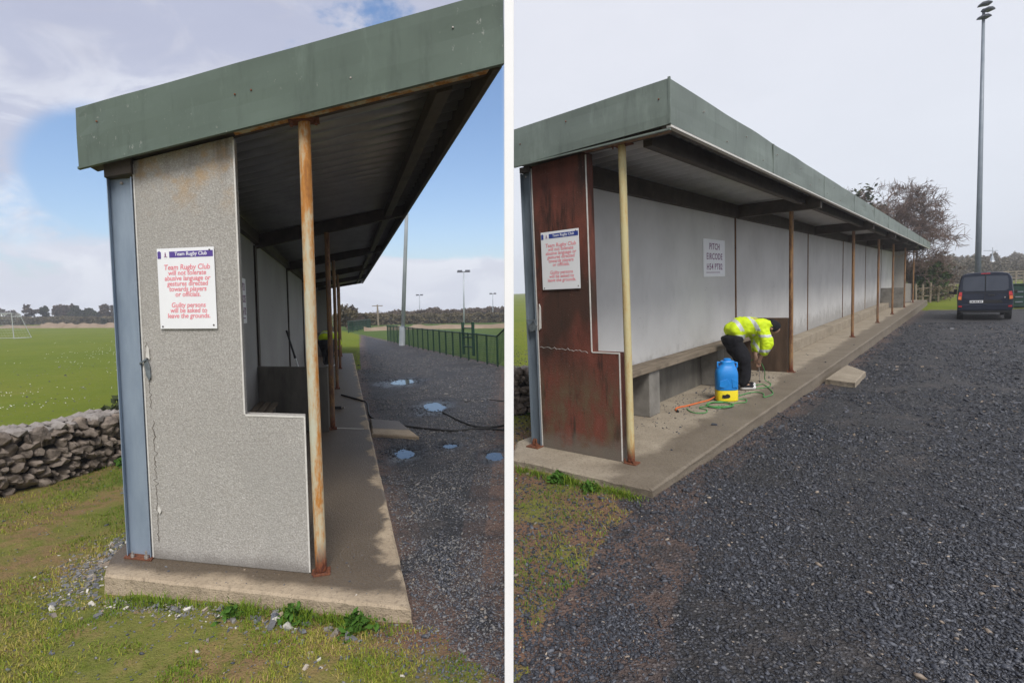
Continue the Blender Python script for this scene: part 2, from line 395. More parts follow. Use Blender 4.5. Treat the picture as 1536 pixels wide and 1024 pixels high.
M = dict(
    wall_grey=m_roughcast_grey(), wall_red=m_roughcast_red(),
    post_orange=m_rust_post('rusty_pale_paint', (.50, .49, .38), .035, (.47, .20, .045)), post_cream=m_rust_post('cream_paint', (.56, .49, .27), -.05),
    post_brown=m_rust_post('brown_rust', (.17, .105, .075), .0, (.12, .055, .035)),
    slab_l=m_slab('tan_concrete', (.30, .235, .165), (.46, .37, .265), wet_l), slab_r=m_slab('dull_concrete', (.235, .195, .145), (.385, .33, .255), wet_r),
    gravel=m_gravel(), turf=m_grass_ground(), blade=m_blade(), stones=m_stones(),
    fascia_l=m_fascia('green_sheet_metal', (.102, .136, .109)), fascia_r=m_fascia('green_sheet_metal_weathered', (.155, .188, .162)),
    panel=m_panel(), panel_dull=m_panel('darker_wall_panel', .52), sheet=simple('dark_corrugated_metal', (.27, .272, .28), (.38, .382, .39), 3, .3, .1, .5, .5, dirt=.3),  # left shelter's back panels use the same recipe in a darker base tone
    sheet_pale=simple('grey_corrugated_metal', (.36, .36, .365), (.48, .48, .485), 3, .4, .1, .5, .3, dirt=.35),
    beam=simple('dark_brown_steel', (.045, .037, .031), (.092, .072, .058), 6, .7, .3, dirt=.5),
    galv=simple('galvanised_blue', (.21, .265, .34), (.31, .375, .455), 5, .5, .1, .4, .15, (1, 1, .3), dirt=.3),
    galv_dark=simple('galvanised_dark', (.13, .165, .20), (.22, .26, .30), 5, .5, .1, .4, .25, (1, 1, .3), dirt=.5),
    bead=simple('white_edge_bead', (.55, .53, .49), (.72, .70, .66), 20, .6, .1),
    rust=simple('rust', (.08, .028, .018), (.23, .085, .04), 40, .85, .6), bolt=simple('bolt_steel', (.3, .27, .25), (.5, .46, .42), 60, .5, .2, .5, .5),
    conc=simple('grey_concrete', (.16, .15, .135), (.27, .255, .23), 4, .9, .4, .25, dirt=.6),
    conc_dark=simple('dark_concrete_partition', (.12, .112, .098), (.22, .205, .18), 4, .9, .4, .25, 0, (1, 1, .35), dirt=.6),
    part_brown=simple('stained_brown_partition', (.055, .034, .024), (.125, .082, .054), 5, .85, .4, .25, 0, (1, 1, .2), dirt=.7),
    wood=m_wood('weathered_wood', (.125, .10, .072), (.30, .245, .185)), fence_wood=m_wood('fence_wood', (.2, .16, .12), (.33, .27, .2), 2),
    wallstone=simple('field_stone', (.085, .068, .055), (.34, .28, .235), 9, .85, .9, .35, bd=.015, dirt=.8), wallcore=simple('wall_core', (.02, .019, .018), (.04, .037, .034), 5, .95),
    capstone=simple('cap_stone', (.21, .185, .17), (.36, .33, .31), 7, .92, .7, bd=.02),
    goalpaint=simple('worn_goal_paint', (.34, .36, .36), (.5, .52, .52), 9, .6, .1),
    white=simple('sign_white', (.82, .83, .85), (.87, .88, .90), 4, .4, .02, .4), purple=simple('sign_purple', (.085, .05, .26), (.11, .07, .31), 4, .45, .02),
    blue_hdr=simple('sign_blue', (.035, .06, .28), (.045, .08, .34), 4, .45, .02), pink=simple('sign_red_print', (.72, .20, .25), (.80, .28, .32), 30, .5, .02),
    plum=simple('sign_plum_print', (.14, .015, .12), (.19, .03, .16), 30, .5, .02), signgrey=simple('sign_offwhite', (.84, .84, .88), (.88, .88, .92), 6, .5, .03),
    black=simple('black_rubber', (.012, .012, .013), (.028, .028, .03), 20, .6, .1), water=m_water(),
    border_white=simple('border_strip_white', (.89, .89, .89), (.92, .92, .92), 6, .45, .03),
    green_mesh=simple('green_fence_paint', (.010, .04, .028), (.016, .058, .04), 8, .5, .05),
    mast=simple('mast_paint', (.36, .40, .44), (.48, .52, .56), 2, .45, .05, .4, .2), mast_dark=simple('mast_steel_grey', (.16, .19, .225), (.235, .265, .30), 2, .5, .05, .4, .2),
    lamp=simple('lamp_housing', (.03, .035, .045), (.06, .065, .08), 8, .5, .05), lampglass=simple('lamp_glass', (.25, .27, .3), (.35, .37, .4), 8, .2, .02, .6),
    bark=simple('bark', (.06, .045, .038), (.13, .10, .085), 6, .95, .5, .15), twig=simple('twig', (.12, .082, .07), (.205, .148, .125), 2, .95, .1, .1),
    leaf_dark=m_leaf('dark_foliage', (.022, .034, .014), (.062, .072, .03)), leaf_brown=m_leaf('winter_foliage', (.075, .055, .042), (.15, .115, .085)),
    leaf_hazed=m_leaf('haze_tinted_scrub', (.11, .098, .075), (.21, .18, .14), .25),  # far right hedge: misty fade put into the foliage colour
    leaf_green=m_leaf('green_foliage', (.03, .06, .015), (.075, .12, .03)), leaf_olive=m_leaf('olive_scrub', (.085, .07, .04), (.17, .14, .08), .3),
    leaf_weed=m_leaf('weed_leaf', (.035, .09, .012), (.08, .17, .025), 6),
    hivis=simple('hi_vis_yellow', (.50, .68, .01), (.72, .92, .02), 5, .7, .4, bd=.01), reflect=simple('reflective_tape', (.5, .52, .52), (.66, .68, .68), 30, .4, .1),
    navy=simple('black_cloth', (.006, .006, .009), (.014, .014, .019), 14, .9, .4, bd=.01), skin=simple('skin', (.42, .25, .17), (.5, .31, .22), 9, .6, .1),
    trainer=simple('white_trainer', (.62, .62, .62), (.75, .75, .75), 9, .6, .1), blue=simple('blue_plastic', (.012, .21, .62), (.02, .27, .74), 4, .35, .05, .5),
    yellow=simple('yellow_plastic', (.78, .62, .01), (.86, .70, .02), 5, .4, .05, .5), green_hose=simple('green_hose_rubber', (.06, .24, .07), (.10, .32, .10), 9, .5, .1),
    orange_hose=simple('orange_hose_rubber', (.62, .13, .035), (.72, .19, .06), 9, .5, .1),
    chalk=simple('pale_rubble', (.45, .43, .39), (.66, .64, .60), 14, .95, .5), vanpaint=simple('dark_blue_car_paint', (.006, .010, .024), (.009, .014, .032), 3, .25, .01, .35),
    glass=simple('dark_car_glass', (.034, .042, .062), (.045, .054, .075), 3, .12, .01, .5), trim=simple('black_car_trim', (.01, .01, .011), (.02, .02, .021), 20, .6, .1),
    redlamp=simple('red_tail_lamp', (.45, .012, .02), (.55, .025, .03), 9, .2, .05, .6), amber=simple('amber_tail_lamp', (.75, .17, .05), (.85, .24, .08), 9, .2, .05, .6),
    earth=simple('bare_earth', (.21, .15, .10), (.33, .25, .18), .6, .95, .4), daisy=simple('daisy_petals', (.7, .7, .66), (.8, .8, .78), 9, .8, .02),
    crack=simple('crack_shadow_gap', (.07, .06, .05), (.17, .15, .13), 25, .95, .4), tarp=simple('grey_board', (.07, .075, .085), (.12, .125, .135), 5, .7, .1),
    clasp=simple('worn_clasp', (.10, .12, .13), (.22, .25, .27), 30, .6, .3, .4, .3),
)

# ------------------------------------------------------------------ ground
def puddle_at(u, v, rx, ry, ang):
    p = Lw(u, v, -.09); PUDDLES.append((p.x, p.y, rx, ry, ang))
for a in ((11.05, 2.68, .34, .5, .1), (7.33, 2.9, .22, .5, .2), (3.66, 2.0, .13, .24, .3), (4.2, 2.62, .10, .12, .3), (3.75, 3.05, .12, .2, .2)):
    puddle_at(*a)
FENCE_A, FENCE_B = Vector((-.254, 16.58)), Vector((-7.6, 32.6))
def is_gravel(x, y):
    """True where the loose dark gravel lies (jagged by noise)."""
    x = np.asarray(x, float); y = np.asarray(y, float)
    ul, vl = loc_l(x, y); ur, vr = loc_r(x, y)
    jn = (vnoise(x, y, 3, 21) - .5) * .5 + (vnoise(x, y, 11, 22) - .5) * .25
    fx = (FENCE_B.x - FENCE_A.x) / (FENCE_B.y - FENCE_A.y)
    left_of_fence = x < FENCE_A.x + fx * (y - FENCE_A.y) + .25
    front = y > 2.98 - .95 * (x + .62) + jn * .5           # grass in front of the slab corner
    gl = (vl > 1.5 + .02 * ul * (ul > 14)) & left_of_fence & front & (ul < 52 + 8 * jn)
    gl &= ~((ul > 19.6) & (vl < 1.75 + .035 * (ul - 19.6) + jn * .5))
    edge = np.interp(y, [0, 2.3, 2.95, 3.4, 4.1, 4.6, 5.0], [-.15, .0, .25, .50, .82, 1.02, .9]) + jn * .45
    gr = np.where(y < 4.55, x > edge, (vr > 1.2))
    gr &= (ur < 30.5 + jn * 1.2 + .12 * vr)
    return np.where(lot_side(x, y) < 0, gl, gr)
def edge_amount(x, y):
    x = np.asarray(x, float); y = np.asarray(y, float); g = np.zeros(x.shape)
    for k in range(12):
        a = k * PI / 6; rr = np.where(lot_side(x, y) < 0, .2 if k % 2 else .38, .25 if k % 2 else .7)
        g += is_gravel(x + rr * math.cos(a), y + rr * math.sin(a))
    g /= 12
    return np.clip(4 * g * (1 - g) * 1.15, 0, 1)

az = np.unique(np.concatenate([np.linspace(-180, -54, 32), np.linspace(-54, -50, 6), np.linspace(-50, 50, 560), np.linspace(50, 54, 6), np.linspace(54, 180, 32)]))[:-1]
rad = np.concatenate([np.linspace(.3, 1.9, 10), np.geomspace(1.95, 12, 330), np.geomspace(12.1, 60, 200), np.geomspace(61, 300, 40)])
A_, R_ = np.meshgrid(np.radians(az), rad)
gx, gy = R_ * np.sin(A_), R_ * np.cos(A_)
gzv = ground_z(gx, gy)
nr, na = gx.shape
gv = np.stack([gx, gy, gzv], -1).reshape(-1, 3)
ii = np.arange(nr - 1)[:, None]; jj = np.arange(na)[None, :]
quad = np.stack([ii * na + jj, ii * na + (jj + 1) % na, (ii + 1) * na + (jj + 1) % na, (ii + 1) * na + jj], -1).reshape(-1, 4)[:, ::-1]
qc = gv[quad].mean(1)
qg = is_gravel(qc[:, 0], qc[:, 1])
ea = edge_amount(gv[:, 0], gv[:, 1])
ull, vll = loc_l(gv[:, 0], gv[:, 1]); urr, vrr = loc_r(gv[:, 0], gv[:, 1])
fx_ = (FENCE_B.x - FENCE_A.x) / (FENCE_B.y - FENCE_A.y)
field = np.where(lot_side(gv[:, 0], gv[:, 1]) < 0,
                 np.maximum(sstep(-1.2, -2.3, vll) * sstep(1.5, 3.2, ull + .35 * -vll), sstep(15, 17, gv[:, 1])),
                 np.maximum(sstep(-.6, -1.6, vrr) * sstep(5, 7, gv[:, 1]), sstep(22, 25, urr)))
field = np.where(gv[:, 1] < 2.2, 0, field)
pitch = ((lot_side(gv[:, 0], gv[:, 1]) < 0) & (gv[:, 1] > 14) & (gv[:, 0] > FENCE_A.x + fx_ * (gv[:, 1] - FENCE_A.y) + .1)).astype(float)
wet = np.zeros(len(gv))
for px, py, rx, ry, ang in PUDDLES:
    wx, wy = gv[:, 0] - px, gv[:, 1] - py
    wet = np.maximum(wet, sstep(2.4, 1.1, np.hypot(wx / rx, wy / ry) + .8 * (vnoise(gv[:, 0], gv[:, 1], 5, 61) - .5)))
def sub_mesh(name, sel, m):
    q = quad[sel]; used, inv = np.unique(q, return_inverse=True)
    return np_mesh(name, gv[used], inv.ravel(), np.full(len(q), 4), m, dict(edge=ea[used], field=field[used], pitch=pitch[used], wet=wet[used]), True)
tag(sub_mesh('gravel_track', qg, M['gravel']), kind='structure')
tag(sub_mesh('grass_ground', ~qg, M['turf']), kind='structure')

# loose stones lying on the track: far past what one could count
def scatter(n, r0, r1, azl, azr):
    r = np.exp(rng.uniform(math.log(r0), math.log(r1), n)); a = np.radians(rng.uniform(azl, azr, n))
    return r * np.sin(a), r * np.cos(a), r
def off_slabs(x, y):
    ul, vl = loc_l(x, y); ur, vr = loc_r(x, y)
    left = lot_side(x, y) < 0
    on = np.where(left, (vl < 1.67) & (vl > -.3) & (ul > -.33) & (ul < 19.6), (vr < 1.55) & (vr > -.5) & (ur > -.53) & (ur < 36.2))
    for px, py, rx, ry, ang in PUDDLES:
        on |= ((x - px) / rx) ** 2 + ((y - py) / ry) ** 2 < .30
    return ~on
def stones(name, x, y, r, size, tint, flat=(.45, .3), round_=False, z=None):
    n = len(x); z = ground_z(x, y) if z is None else z
    base = np.array([[-1, -1, -1], [1, -1, -1], [1, 1, -1], [-1, 1, -1], [-1, -1, 1], [1, -1, 1], [1, 1, 1], [-1, 1, 1]], float)
    fq = np.array([[3, 2, 1, 0], [4, 5, 6, 7], [0, 1, 5, 4], [1, 2, 6, 5], [2, 3, 7, 6], [3, 0, 4, 7]])
    if round_:
        bm = bmesh.new(); bmesh.ops.create_icosphere(bm, subdivisions=1, radius=1.35)
        base = np.array([v.co[:] for v in bm.verts]); fq = np.array([[v.index for v in f.verts] for f in bm.faces]); bm.free()
    nv = len(base)
    P = base[None] * (1 + rng.uniform(-.30, .25, (n, nv, 3)))
    S = np.stack([size * 1.15, size * rng.uniform(.35, .75, n), size * rng.uniform(flat[1], flat[0] + .15, n)], -1)
    P = P * S[:, None, :] * .8
    a, b, c = rng.uniform(0, 2 * PI, n), rng.normal(0, .35, n), rng.normal(0, .35, n)
    ca, sa, cb, sb, cc, sc = np.cos(a), np.sin(a), np.cos(b), np.sin(b), np.cos(c), np.sin(c)
    X, Y, Z = P[..., 0], P[..., 1], P[..., 2]
    Y, Z = cb[:, None] * Y - sb[:, None] * Z, sb[:, None] * Y + cb[:, None] * Z
    X, Z = cc[:, None] * X + sc[:, None] * Z, -sc[:, None] * X + cc[:, None] * Z
    X, Y = ca[:, None] * X - sa[:, None] * Y, sa[:, None] * X + ca[:, None] * Y
    V = np.stack([X + x[:, None], Y + y[:, None], Z + z[:, None] + (S[:, 2] * .45)[:, None]], -1).reshape(-1, 3)
    F = (fq[None] + (np.arange(n) * nv)[:, None, None]).reshape(-1)
    o = np_mesh(name, V, F, np.full(n * len(fq), fq.shape[1]), M['stones'], dict(tint=np.repeat(tint, nv)), round_)
    return o
sx, sy, sr = scatter(420000, 2.0, 26, -47, 47)
keep = off_slabs(sx, sy)
gmask = is_gravel(sx, sy)
ed = edge_amount(sx, sy)
patch = vnoise(sx, sy, .8, 31) * .6 + vnoise(sx, sy, 2.4, 32) * .4
left = lot_side(sx, sy) < 0
pk = np.where(gmask, np.where(left, .95, .95) * np.clip(1.35 - 1.25 * sstep(.48, .68, patch), .12, 1) * (1 - .55 * ed), .03 + .25 * ed)
_, vtr = loc_r(sx, sy); wob = .35 * (vnoise(sx, sy, .5, 71) - .5)
track = np.maximum(sstep(.42, .12, np.abs(vtr - 2.95 - wob)), sstep(.42, .12, np.abs(vtr - 4.55 - wob))) * (~left) * sstep(.25, .6, vnoise(sx, sy, .6, 72))
pk = pk * (1 - .62 * track)
keep &= rng.uniform(0, 1, len(sx)) < pk
sx, sy, sr, left = sx[keep], sy[keep], sr[keep], left[keep]
size = np.exp(rng.normal(math.log(.0056), .40, len(sx))) * (1 + .06 * sr) * np.where(left, .85, 1.12)
size = np.minimum(size, .019 + .002 * sr)
tint = np.clip(rng.beta(1.3, 2.3, len(sx)) + np.where(left, .42, 0), 0, .92)
odd = rng.uniform(0, 1, len(sx)); tint = np.where(odd < .012, .95, np.where(odd < .014, .98, tint))
for px, py, rx, ry, ang in PUDDLES:      # stones lying in the wet are darker
    tint = tint * (1 - .75 * sstep(2.6, 1.2, np.hypot((sx - px) / rx, (sy - py) / ry)))
near = sr < 6.5
tag(stones('gravel', sx[near], sy[near], sr[near], size[near], tint[near], round_=True), kind='stuff')
tag(stones('gravel', sx[~near], sy[~near], sr[~near], size[~near], tint[~near]), kind='stuff')

# grass blades on the trodden turf near the eye, thinning with distance
def blades(name, x, y, length, width, tint):
    n = len(x); z = ground_z(x, y) - .004
    a = rng.uniform(0, 2 * PI, n); lean = rng.uniform(.3, 1.75, n)
    dx, dy = np.cos(a), np.sin(a); px, py = -dy, dx
    h = length * np.cos(lean * .75); o = length * np.sin(lean * .75)
    w = width * .5
    def pt(s, t, hh): return np.stack([x + px * w * s + dx * o * t, y + py * w * s + dy * o * t, z + h * hh], -1)
    V = np.stack([pt(-1, 0, 0), pt(1, 0, 0), pt(.75, .35, .62), pt(-.75, .35, .62), pt(0, 1, 1)], 1).reshape(-1, 3)
    k = (np.arange(n) * 5)[:, None]
    F = np.concatenate([k + 0, k + 1, k + 2, k + 3, k + 3, k + 2, k + 4], 1).ravel()
    return np_mesh(name, V, F, np.tile([4, 3], n), M['blade'], dict(tint=np.repeat(tint, 5)))
bx, by, br = scatter(290000, 2.0, 11, -48, 30)
ok = off_slabs(bx, by) & ~is_gravel(bx, by)
ul, vl = loc_l(bx, by); ur, vr = loc_r(bx, by)
ok &= ~((ul > .02) & (vl > -.2) & (vl < 1.7) & (bx < 0))
cl = vnoise(bx, by, 1.6, 41) * .5 + vnoise(bx, by, 5.5, 42) * .5
eb = edge_amount(bx, by)
pk = sstep(.34, .60, cl) * (1 - .75 * eb) + .07
ok &= rng.uniform(0, 1, len(bx)) < pk
bx, by, br, cl, ul, vl = bx[ok], by[ok], br[ok], cl[ok], ul[ok], vl[ok]
hue = vnoise(bx, by, .9, 43) * .6 + vnoise(bx, by, 4, 44) * .4
bt = np.clip(.54 - 1.3 * (hue - .5) - .35 * (cl - .5) + rng.normal(0, .16, len(bx)), 0, 1)
bt = np.where(vl < -.7, bt - .18, bt); bt = np.clip(bt, 0, 1)
tag(blades('grass', bx, by, rng.uniform(.012, .040, len(bx)) * (1 + 1.2 * (cl - .5)), rng.uniform(.0025, .005, len(bx)) * (1 + .06 * br), bt), kind='stuff')
# lusher tufts along the foot of the concrete bases
tx, ty = [], []
for fr, u0, vs in (('L', -.34, np.concatenate([rng.normal(.15, .12, 260), rng.normal(.7, .06, 330), rng.normal(1.0, .05, 330), rng.normal(1.28, .12, 420), rng.uniform(-.2, 1.6, 260)])),
                   ('R', -.55, np.concatenate([rng.normal(.25, .25, 420), rng.normal(.75, .07, 380), rng.normal(1.0, .06, 300), rng.normal(1.3, .1, 320)]))):
    for v in vs:
        u = u0 - abs(rnd.gauss(0, .055)) - .02
        p = Lw(u, v, 0) if fr == 'L' else Rw(u, v, 0)
        if fr == 'R' and p.x < .0: continue
        tx.append(p.x); ty.append(p.y)
tx, ty = np.array(tx), np.array(ty)
tag(blades('grass_tufts', tx, ty, rng.uniform(.04, .10, len(tx)), rng.uniform(.004, .007, len(tx)), np.clip(rng.normal(.2, .15, len(tx)), 0, 1)), kind='stuff')
# daisies out on the field
fxs, fys, frr = [], [], None
q = 2600
ra = np.exp(rng.uniform(math.log(8), math.log(46), q)); aa = np.radians(rng.uniform(-46, -35.5, q))
fxs, fys = ra * np.sin(aa), ra * np.cos(aa)
dk = vnoise(fxs, fys, .35, 51) * .6 + vnoise(fxs, fys, 1.1, 52) * .4
sel = rng.uniform(0, 1, q) < sstep(.45, .8, dk) * .8
fxs, fys, ra = fxs[sel], fys[sel], ra[sel]
n = len(fxs); zz = ground_z(fxs, fys) + .05
ang = np.arange(6) * PI / 3
V = np.stack([fxs[:, None] + np.cos(ang) * .007 * (1 + .035 * ra[:, None]), fys[:, None] + np.sin(ang) * .007 * (1 + .035 * ra[:, None]), zz[:, None] + .012 * np.sin(ang * 2 + fxs[:, None] * 9)], -1).reshape(-1, 3)
tag(np_mesh('daisies', V, np.arange(n * 6), np.full(n, 6), M['daisy']), kind='stuff')

# puddles on the left lot
for px, py, rx, ry, ang in PUDDLES:
    b = MB(); k = 60; pts = []
    for i in range(k):
        a = 2 * PI * i / k; w = .95 + .34 * mnoise.noise(Vector((math.cos(a) * 1.5 + px, math.sin(a) * 1.5 + py, 2))) + .14 * mnoise.noise(Vector((math.cos(a) * 4 + px, math.sin(a) * 4 + py, 7)))
        c, s_ = math.cos(ang), math.sin(ang); ex, ey = rx * math.cos(a) * w, ry * math.sin(a) * w
        pts.append((px + c * ex - s_ * ey, py + s_ * ex + c * ey, 0))
    zc = gz(px, py) + .011
    b.add([(p[0], p[1], zc) for p in pts], [tuple(range(k))])
    tag(b.build('puddle', M['water']), kind='structure')

# ------------------------------------------------------------------ corrugated sheet helper
def corrugated(b, fn, u0, u1, v0, v1, zf, pitch, amp, th=.004):
    n = int((u1 - u0) / pitch * 6); pts = []; fs = []
    for i in range(n + 1):
        u = u0 + (u1 - u0) * i / n; d = amp * math.sin(2 * PI * (u - u0) / pitch)
        for v in (v0, v1):
            pts.append(fn(u, v, zf(v) + d)); pts.append(fn(u, v, zf(v) + d + th))
    for i in range(n):
        a = i * 4; c = a + 4
        fs += [(a, a + 2, c + 2, c), (a + 1, c + 1, c + 3, a + 3), (a, c, c + 1, a + 1), (a + 2, a + 3, c + 3, c + 2)]
    b.add(pts, fs)
def slab_mesh(b, fn, outline, top, bots, seed):
    """slab with chipped, worn edges: outline is a list of (u, v); bots the thickness at each corner"""
    pts = []; n = len(outline)
    P = []
    for i in range(n):
        (u0, v0), (u1, v1) = outline[i], outline[(i + 1) % n]; t0, t1 = bots[i], bots[(i + 1) % n]
        L = math.hypot(u1 - u0, v1 - v0); k = max(1, min(150, int(L / .05)))
        for j in range(k):
            t = j / k
            P.append((u0 + (u1 - u0) * t, v0 + (v1 - v0) * t, t0 + (t1 - t0) * t))
    cu = sum(p[0] for p in P) / len(P); cv = sum(p[1] for p in P) / len(P)
    m = len(P); rings = [[], [], [], []]
    for i, (u, v, t) in enumerate(P):
        (ua, va, _), (ub, vb, _) = P[i - 1], P[(i + 1) % m]
        tx, ty = ub - ua, vb - va; l = math.hypot(tx, ty) or 1; nx, ny = -ty / l, tx / l
        q = Vector((u * 6, v * 6, seed)); j1 = .012 * mnoise.noise(q) + .010 * mnoise.noise(q * 3.1); ch = .012 + .016 * max(0, mnoise.noise(q * 1.7 + Vector((5, 5, 5))))
        rings[0].append(fn(u - nx * (ch * 1.1 + .004), v - ny * (ch * 1.1 + .004), top))
        rings[1].append(fn(u + nx * j1 * .5, v + ny * j1 * .5, top - ch))
        rings[2].append(fn(u + nx * j1, v + ny * j1, top - .5 * t - .01))
        rings[3].append(fn(u + nx * (j1 + .02), v + ny * (j1 + .02), top - t - .12))
    for r in rings: pts += r
    fs = [(k * m + i, k * m + (i + 1) % m, (k + 1) * m + (i + 1) % m, (k + 1) * m + i) for k in range(3) for i in range(m)]
    fs += [tuple(range(m)), tuple(range(3 * m, 4 * m))[::-1]]
    b.add(pts, fs)

# ------------------------------------------------------------------ left shelter (grey, cleaned)
W_, w1_, h1_ = 1.06, .676, 1.035
def zl(v): return 2.743 + .151 * v
LEN = 23.0
shl = empty('spectator_shelter', TL, 'weathered open-fronted shelter with clean grey roughcast end wall and sloping green roof edge', 'shelter')
b = MB(Lp)   # end wall with its step
T = .12
poly = [(0, 0), (W_, 0), (W_, h1_), (w1_, h1_), (w1_, zl(w1_) - .005), (0, zl(0) - .005)]
b.prism(poly, 0, 0, T)
b.build('end_wall', M['wall_grey'], shl, .005)
ew = None
b = MB(Lp)   # white edge bead along the wall's arrises
e = .009
b.box((-.004, -.006, 0.01), (.006, .005, zl(0) - .03))
b.box((-.004, w1_ - .004, h1_ + .004), (.006, w1_ + .006, zl(w1_) - .03)); b.box((-.004, w1_ + .006, h1_ - .005), (.006, W_ + .006, h1_ + .006)); b.box((-.004, W_ - .004, .01), (.006, W_ + .006, h1_ - .005))
b.build('edge_bead', M['bead'], shl)
def crack_strip(name, pts, width, seed, parent, mat, fn, u=-.002):
    bb = MB(fn); n = len(pts); P = []
    for i, (v, w) in enumerate(pts):
        k = width * (.35 + .9 * abs(mnoise.noise(Vector((i * .9, seed, 1)))))
        for d, uu in ((-k, u), (k, u), (k, u + .004), (-k, u + .004)): P.append((uu, v + d, w))
    F = [(i * 4 + a, i * 4 + (a + 1) % 4, i * 4 + 4 + (a + 1) % 4, i * 4 + 4 + a) for i in range(n - 1) for a in range(4)] + [(0, 1, 2, 3), tuple(range(4 * n - 4, 4 * n))]
    bb.add(P, F); return bb.build(name, mat, parent)
def wander(v0, w0, v1, w1, n, amp, seed):
    return [(v0 + (v1 - v0) * i / (n - 1) + amp * mnoise.noise(Vector((i * .8, seed, 0))), w0 + (w1 - w0) * i / (n - 1)) for i in range(n)]
crack_strip('crack', wander(.025, 1.52, .04, 1.06, 30, .018, 1), .0035, 2, shl, M['crack'], Lp)
crack_strip('crack', wander(.05, .98, .045, .12, 46, .03, 5), .004, 7, shl, M['crack'], Lp)
b = MB(Lp)   # chipped clasp on the corner
b.prism([(.008, 1.38), (.03, 1.41), (.05, 1.35), (.052, 1.28), (.04, 1.255), (.02, 1.29)], 0, -.02, .001); b.prism([(-.02, 1.38), (.03, 1.41), (.03, 1.395), (-.02, 1.365)], 0, -.03, -.018)
b.build('clasp', M['clasp'], shl, .003)
b = MB(Lp); b.prism([(.025, 1.42), (.035, 1.50), (.048, 1.47), (.05, 1.40)], 0, -.016, -.003); b.build('broken_render', M['bead'], shl); b = MB(Lp); b.prism([(.05, .35), (.062, .385), (.078, .35), (.066, .325)], 0, -.014, -.001)
b.build('broken_render', M['bead'], shl)
# corner column: galvanised channel, web facing out
cw = .18
b = MB(Lp); zc = zl(-.09) - .10
b.box((.02, -cw, .012), (.028, -.012, zc)); b.box((-.025, -cw - .006, .012), (.03, -cw, zc)); b.box((-.02, -.020, .012), (.0195, -.012, zc))
b.build('corner_column', M['galv'], shl, .002)
b = MB(Lp); b.box((-.05, -cw - .02, 0), (.05, .0, .012)); b.build('base_plate', M['rust'], shl, .002)
b = MB(Lp); b.lathe([(.016, .012), (.016, .03), (.009, .03), (.009, .065)], 8, (-.035, -.04)); b.build('anchor_bolt', M['bolt'], shl); b = MB(Lp); b.lathe([(.014, .012), (.014, .03), (.008, .03), (.008, .05)], 8, (-.035, -.14))
b.build('anchor_bolt', M['bolt'], shl)
b = MB(Lp); b.hexa([(-.05, -cw - .01, zc - .0), (-.05, 0, zc + .018), (.16, 0, zc + .018), (.16, -cw - .01, zc), (-.05, -cw - .01, zc + .09), (-.05, 0, zc + .118), (.16, 0, zc + .118), (.16, -cw - .01, zc + .09)])
b.build('head_plate', M['beam'], shl, .002)
def bolt_at(parent, u, v, w, r=.011, mat='bolt', fn=Lp, name='bolt'):
    bb = MB(); n = 8; pts = []
    c = Vector(fn(u, v, w)); d = (Vector(fn(u - 1, v, w)) - c); d = Vector((0, -1, 0))
    for rr, h in ((r, 0), (r, r * .6), (r * .55, r)):
        for k in range(n):
            a = 2 * PI * k / n; pts.append((c.x + rr * math.cos(a), c.y - h, c.z + rr * math.sin(a)))
    bb.add(pts, [(i * n + k, i * n + (k + 1) % n, (i + 1) * n + (k + 1) % n, (i + 1) * n + k) for i in range(2) for k in range(n)] + [tuple(range(2 * n, 3 * n))])
    return bb.build(name, M[mat], parent)
bolt_at(shl, .018, -.095, zc - .03)
# concrete base
b = MB()
slab_mesh(b, Lp, [(-.307, 1.642), (20, 1.62), (20, -.30), (-.05, -.30), (-.30, -.235)], 0, [.085, .12, .12, .11, .12], 3)
b.build('concrete_base', M['slab_l'], shl)
# back wall panels
JL = [T + .01, 4.5, 9.1, 13.8, 18.4, LEN - .12]
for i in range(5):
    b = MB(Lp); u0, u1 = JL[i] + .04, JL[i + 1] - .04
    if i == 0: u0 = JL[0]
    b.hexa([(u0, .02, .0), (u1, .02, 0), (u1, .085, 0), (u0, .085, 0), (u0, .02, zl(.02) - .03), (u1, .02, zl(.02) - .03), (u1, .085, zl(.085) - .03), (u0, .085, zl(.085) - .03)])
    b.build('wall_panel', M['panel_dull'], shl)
    if i: 
        b = MB(Lp); b.box((JL[i] - .0395, .0, 0), (JL[i] + .0395, .06, zl(0) - .03)); b.build('wall_stud', M['beam'], shl); b = MB(Lp); b.box((JL[i] - .07, .0862, 0), (JL[i] + .07, .112, zl(.1) - .06)); b.build('wall_stud', M['beam'], shl)
# roof: corrugated sheet, beams, purlins, fascias
b = MB(); zs = lambda v: zl(v) + .165
corrugated(b, Lp, -.09, LEN, -.32, 2.186, zs, .21, .058); b.build('roof_sheet', M['sheet'], shl, smooth=True)
BL = [4.62, 9.15, 13.9, 18.6]
for u in BL:
    b = MB(Lp); b.hexa([(u - .05, .02, zl(.02) - .09), (u + .05, .02, zl(.02) - .09), (u + .05, 2.15, zl(2.15) - .03), (u - .05, 2.15, zl(2.15) - .03),
                        (u - .05, .02, zl(.02) + .115), (u + .05, .02, zl(.02) + .115), (u + .05, 2.15, zl(2.15) + .118), (u - .05, 2.15, zl(2.15) + .118)])
    b.build('roof_beam', M['beam'], shl, .004)
for v0, v1, d in ((.09, .16, .03), (1.90, 1.99, .0)):
    for i in range(5):
        u0 = (T + .01 if i == 0 else BL[i - 1] + .052); u1 = (BL[i] - .052 if i < 4 else LEN - .14)
        b = MB(Lp); b.hexa([(u0, v0, zl(v0) - d), (u1, v0, zl(v0) - d), (u1, v1, zl(v1) - d), (u0, v1, zl(v1) - d), (u0, v0, zl(v0) + .118), (u1, v0, zl(v0) + .118), (u1, v1, zl(v1) + .118), (u0, v1, zl(v1) + .118)])
        b.build('purlin', M['beam'], shl, .003)
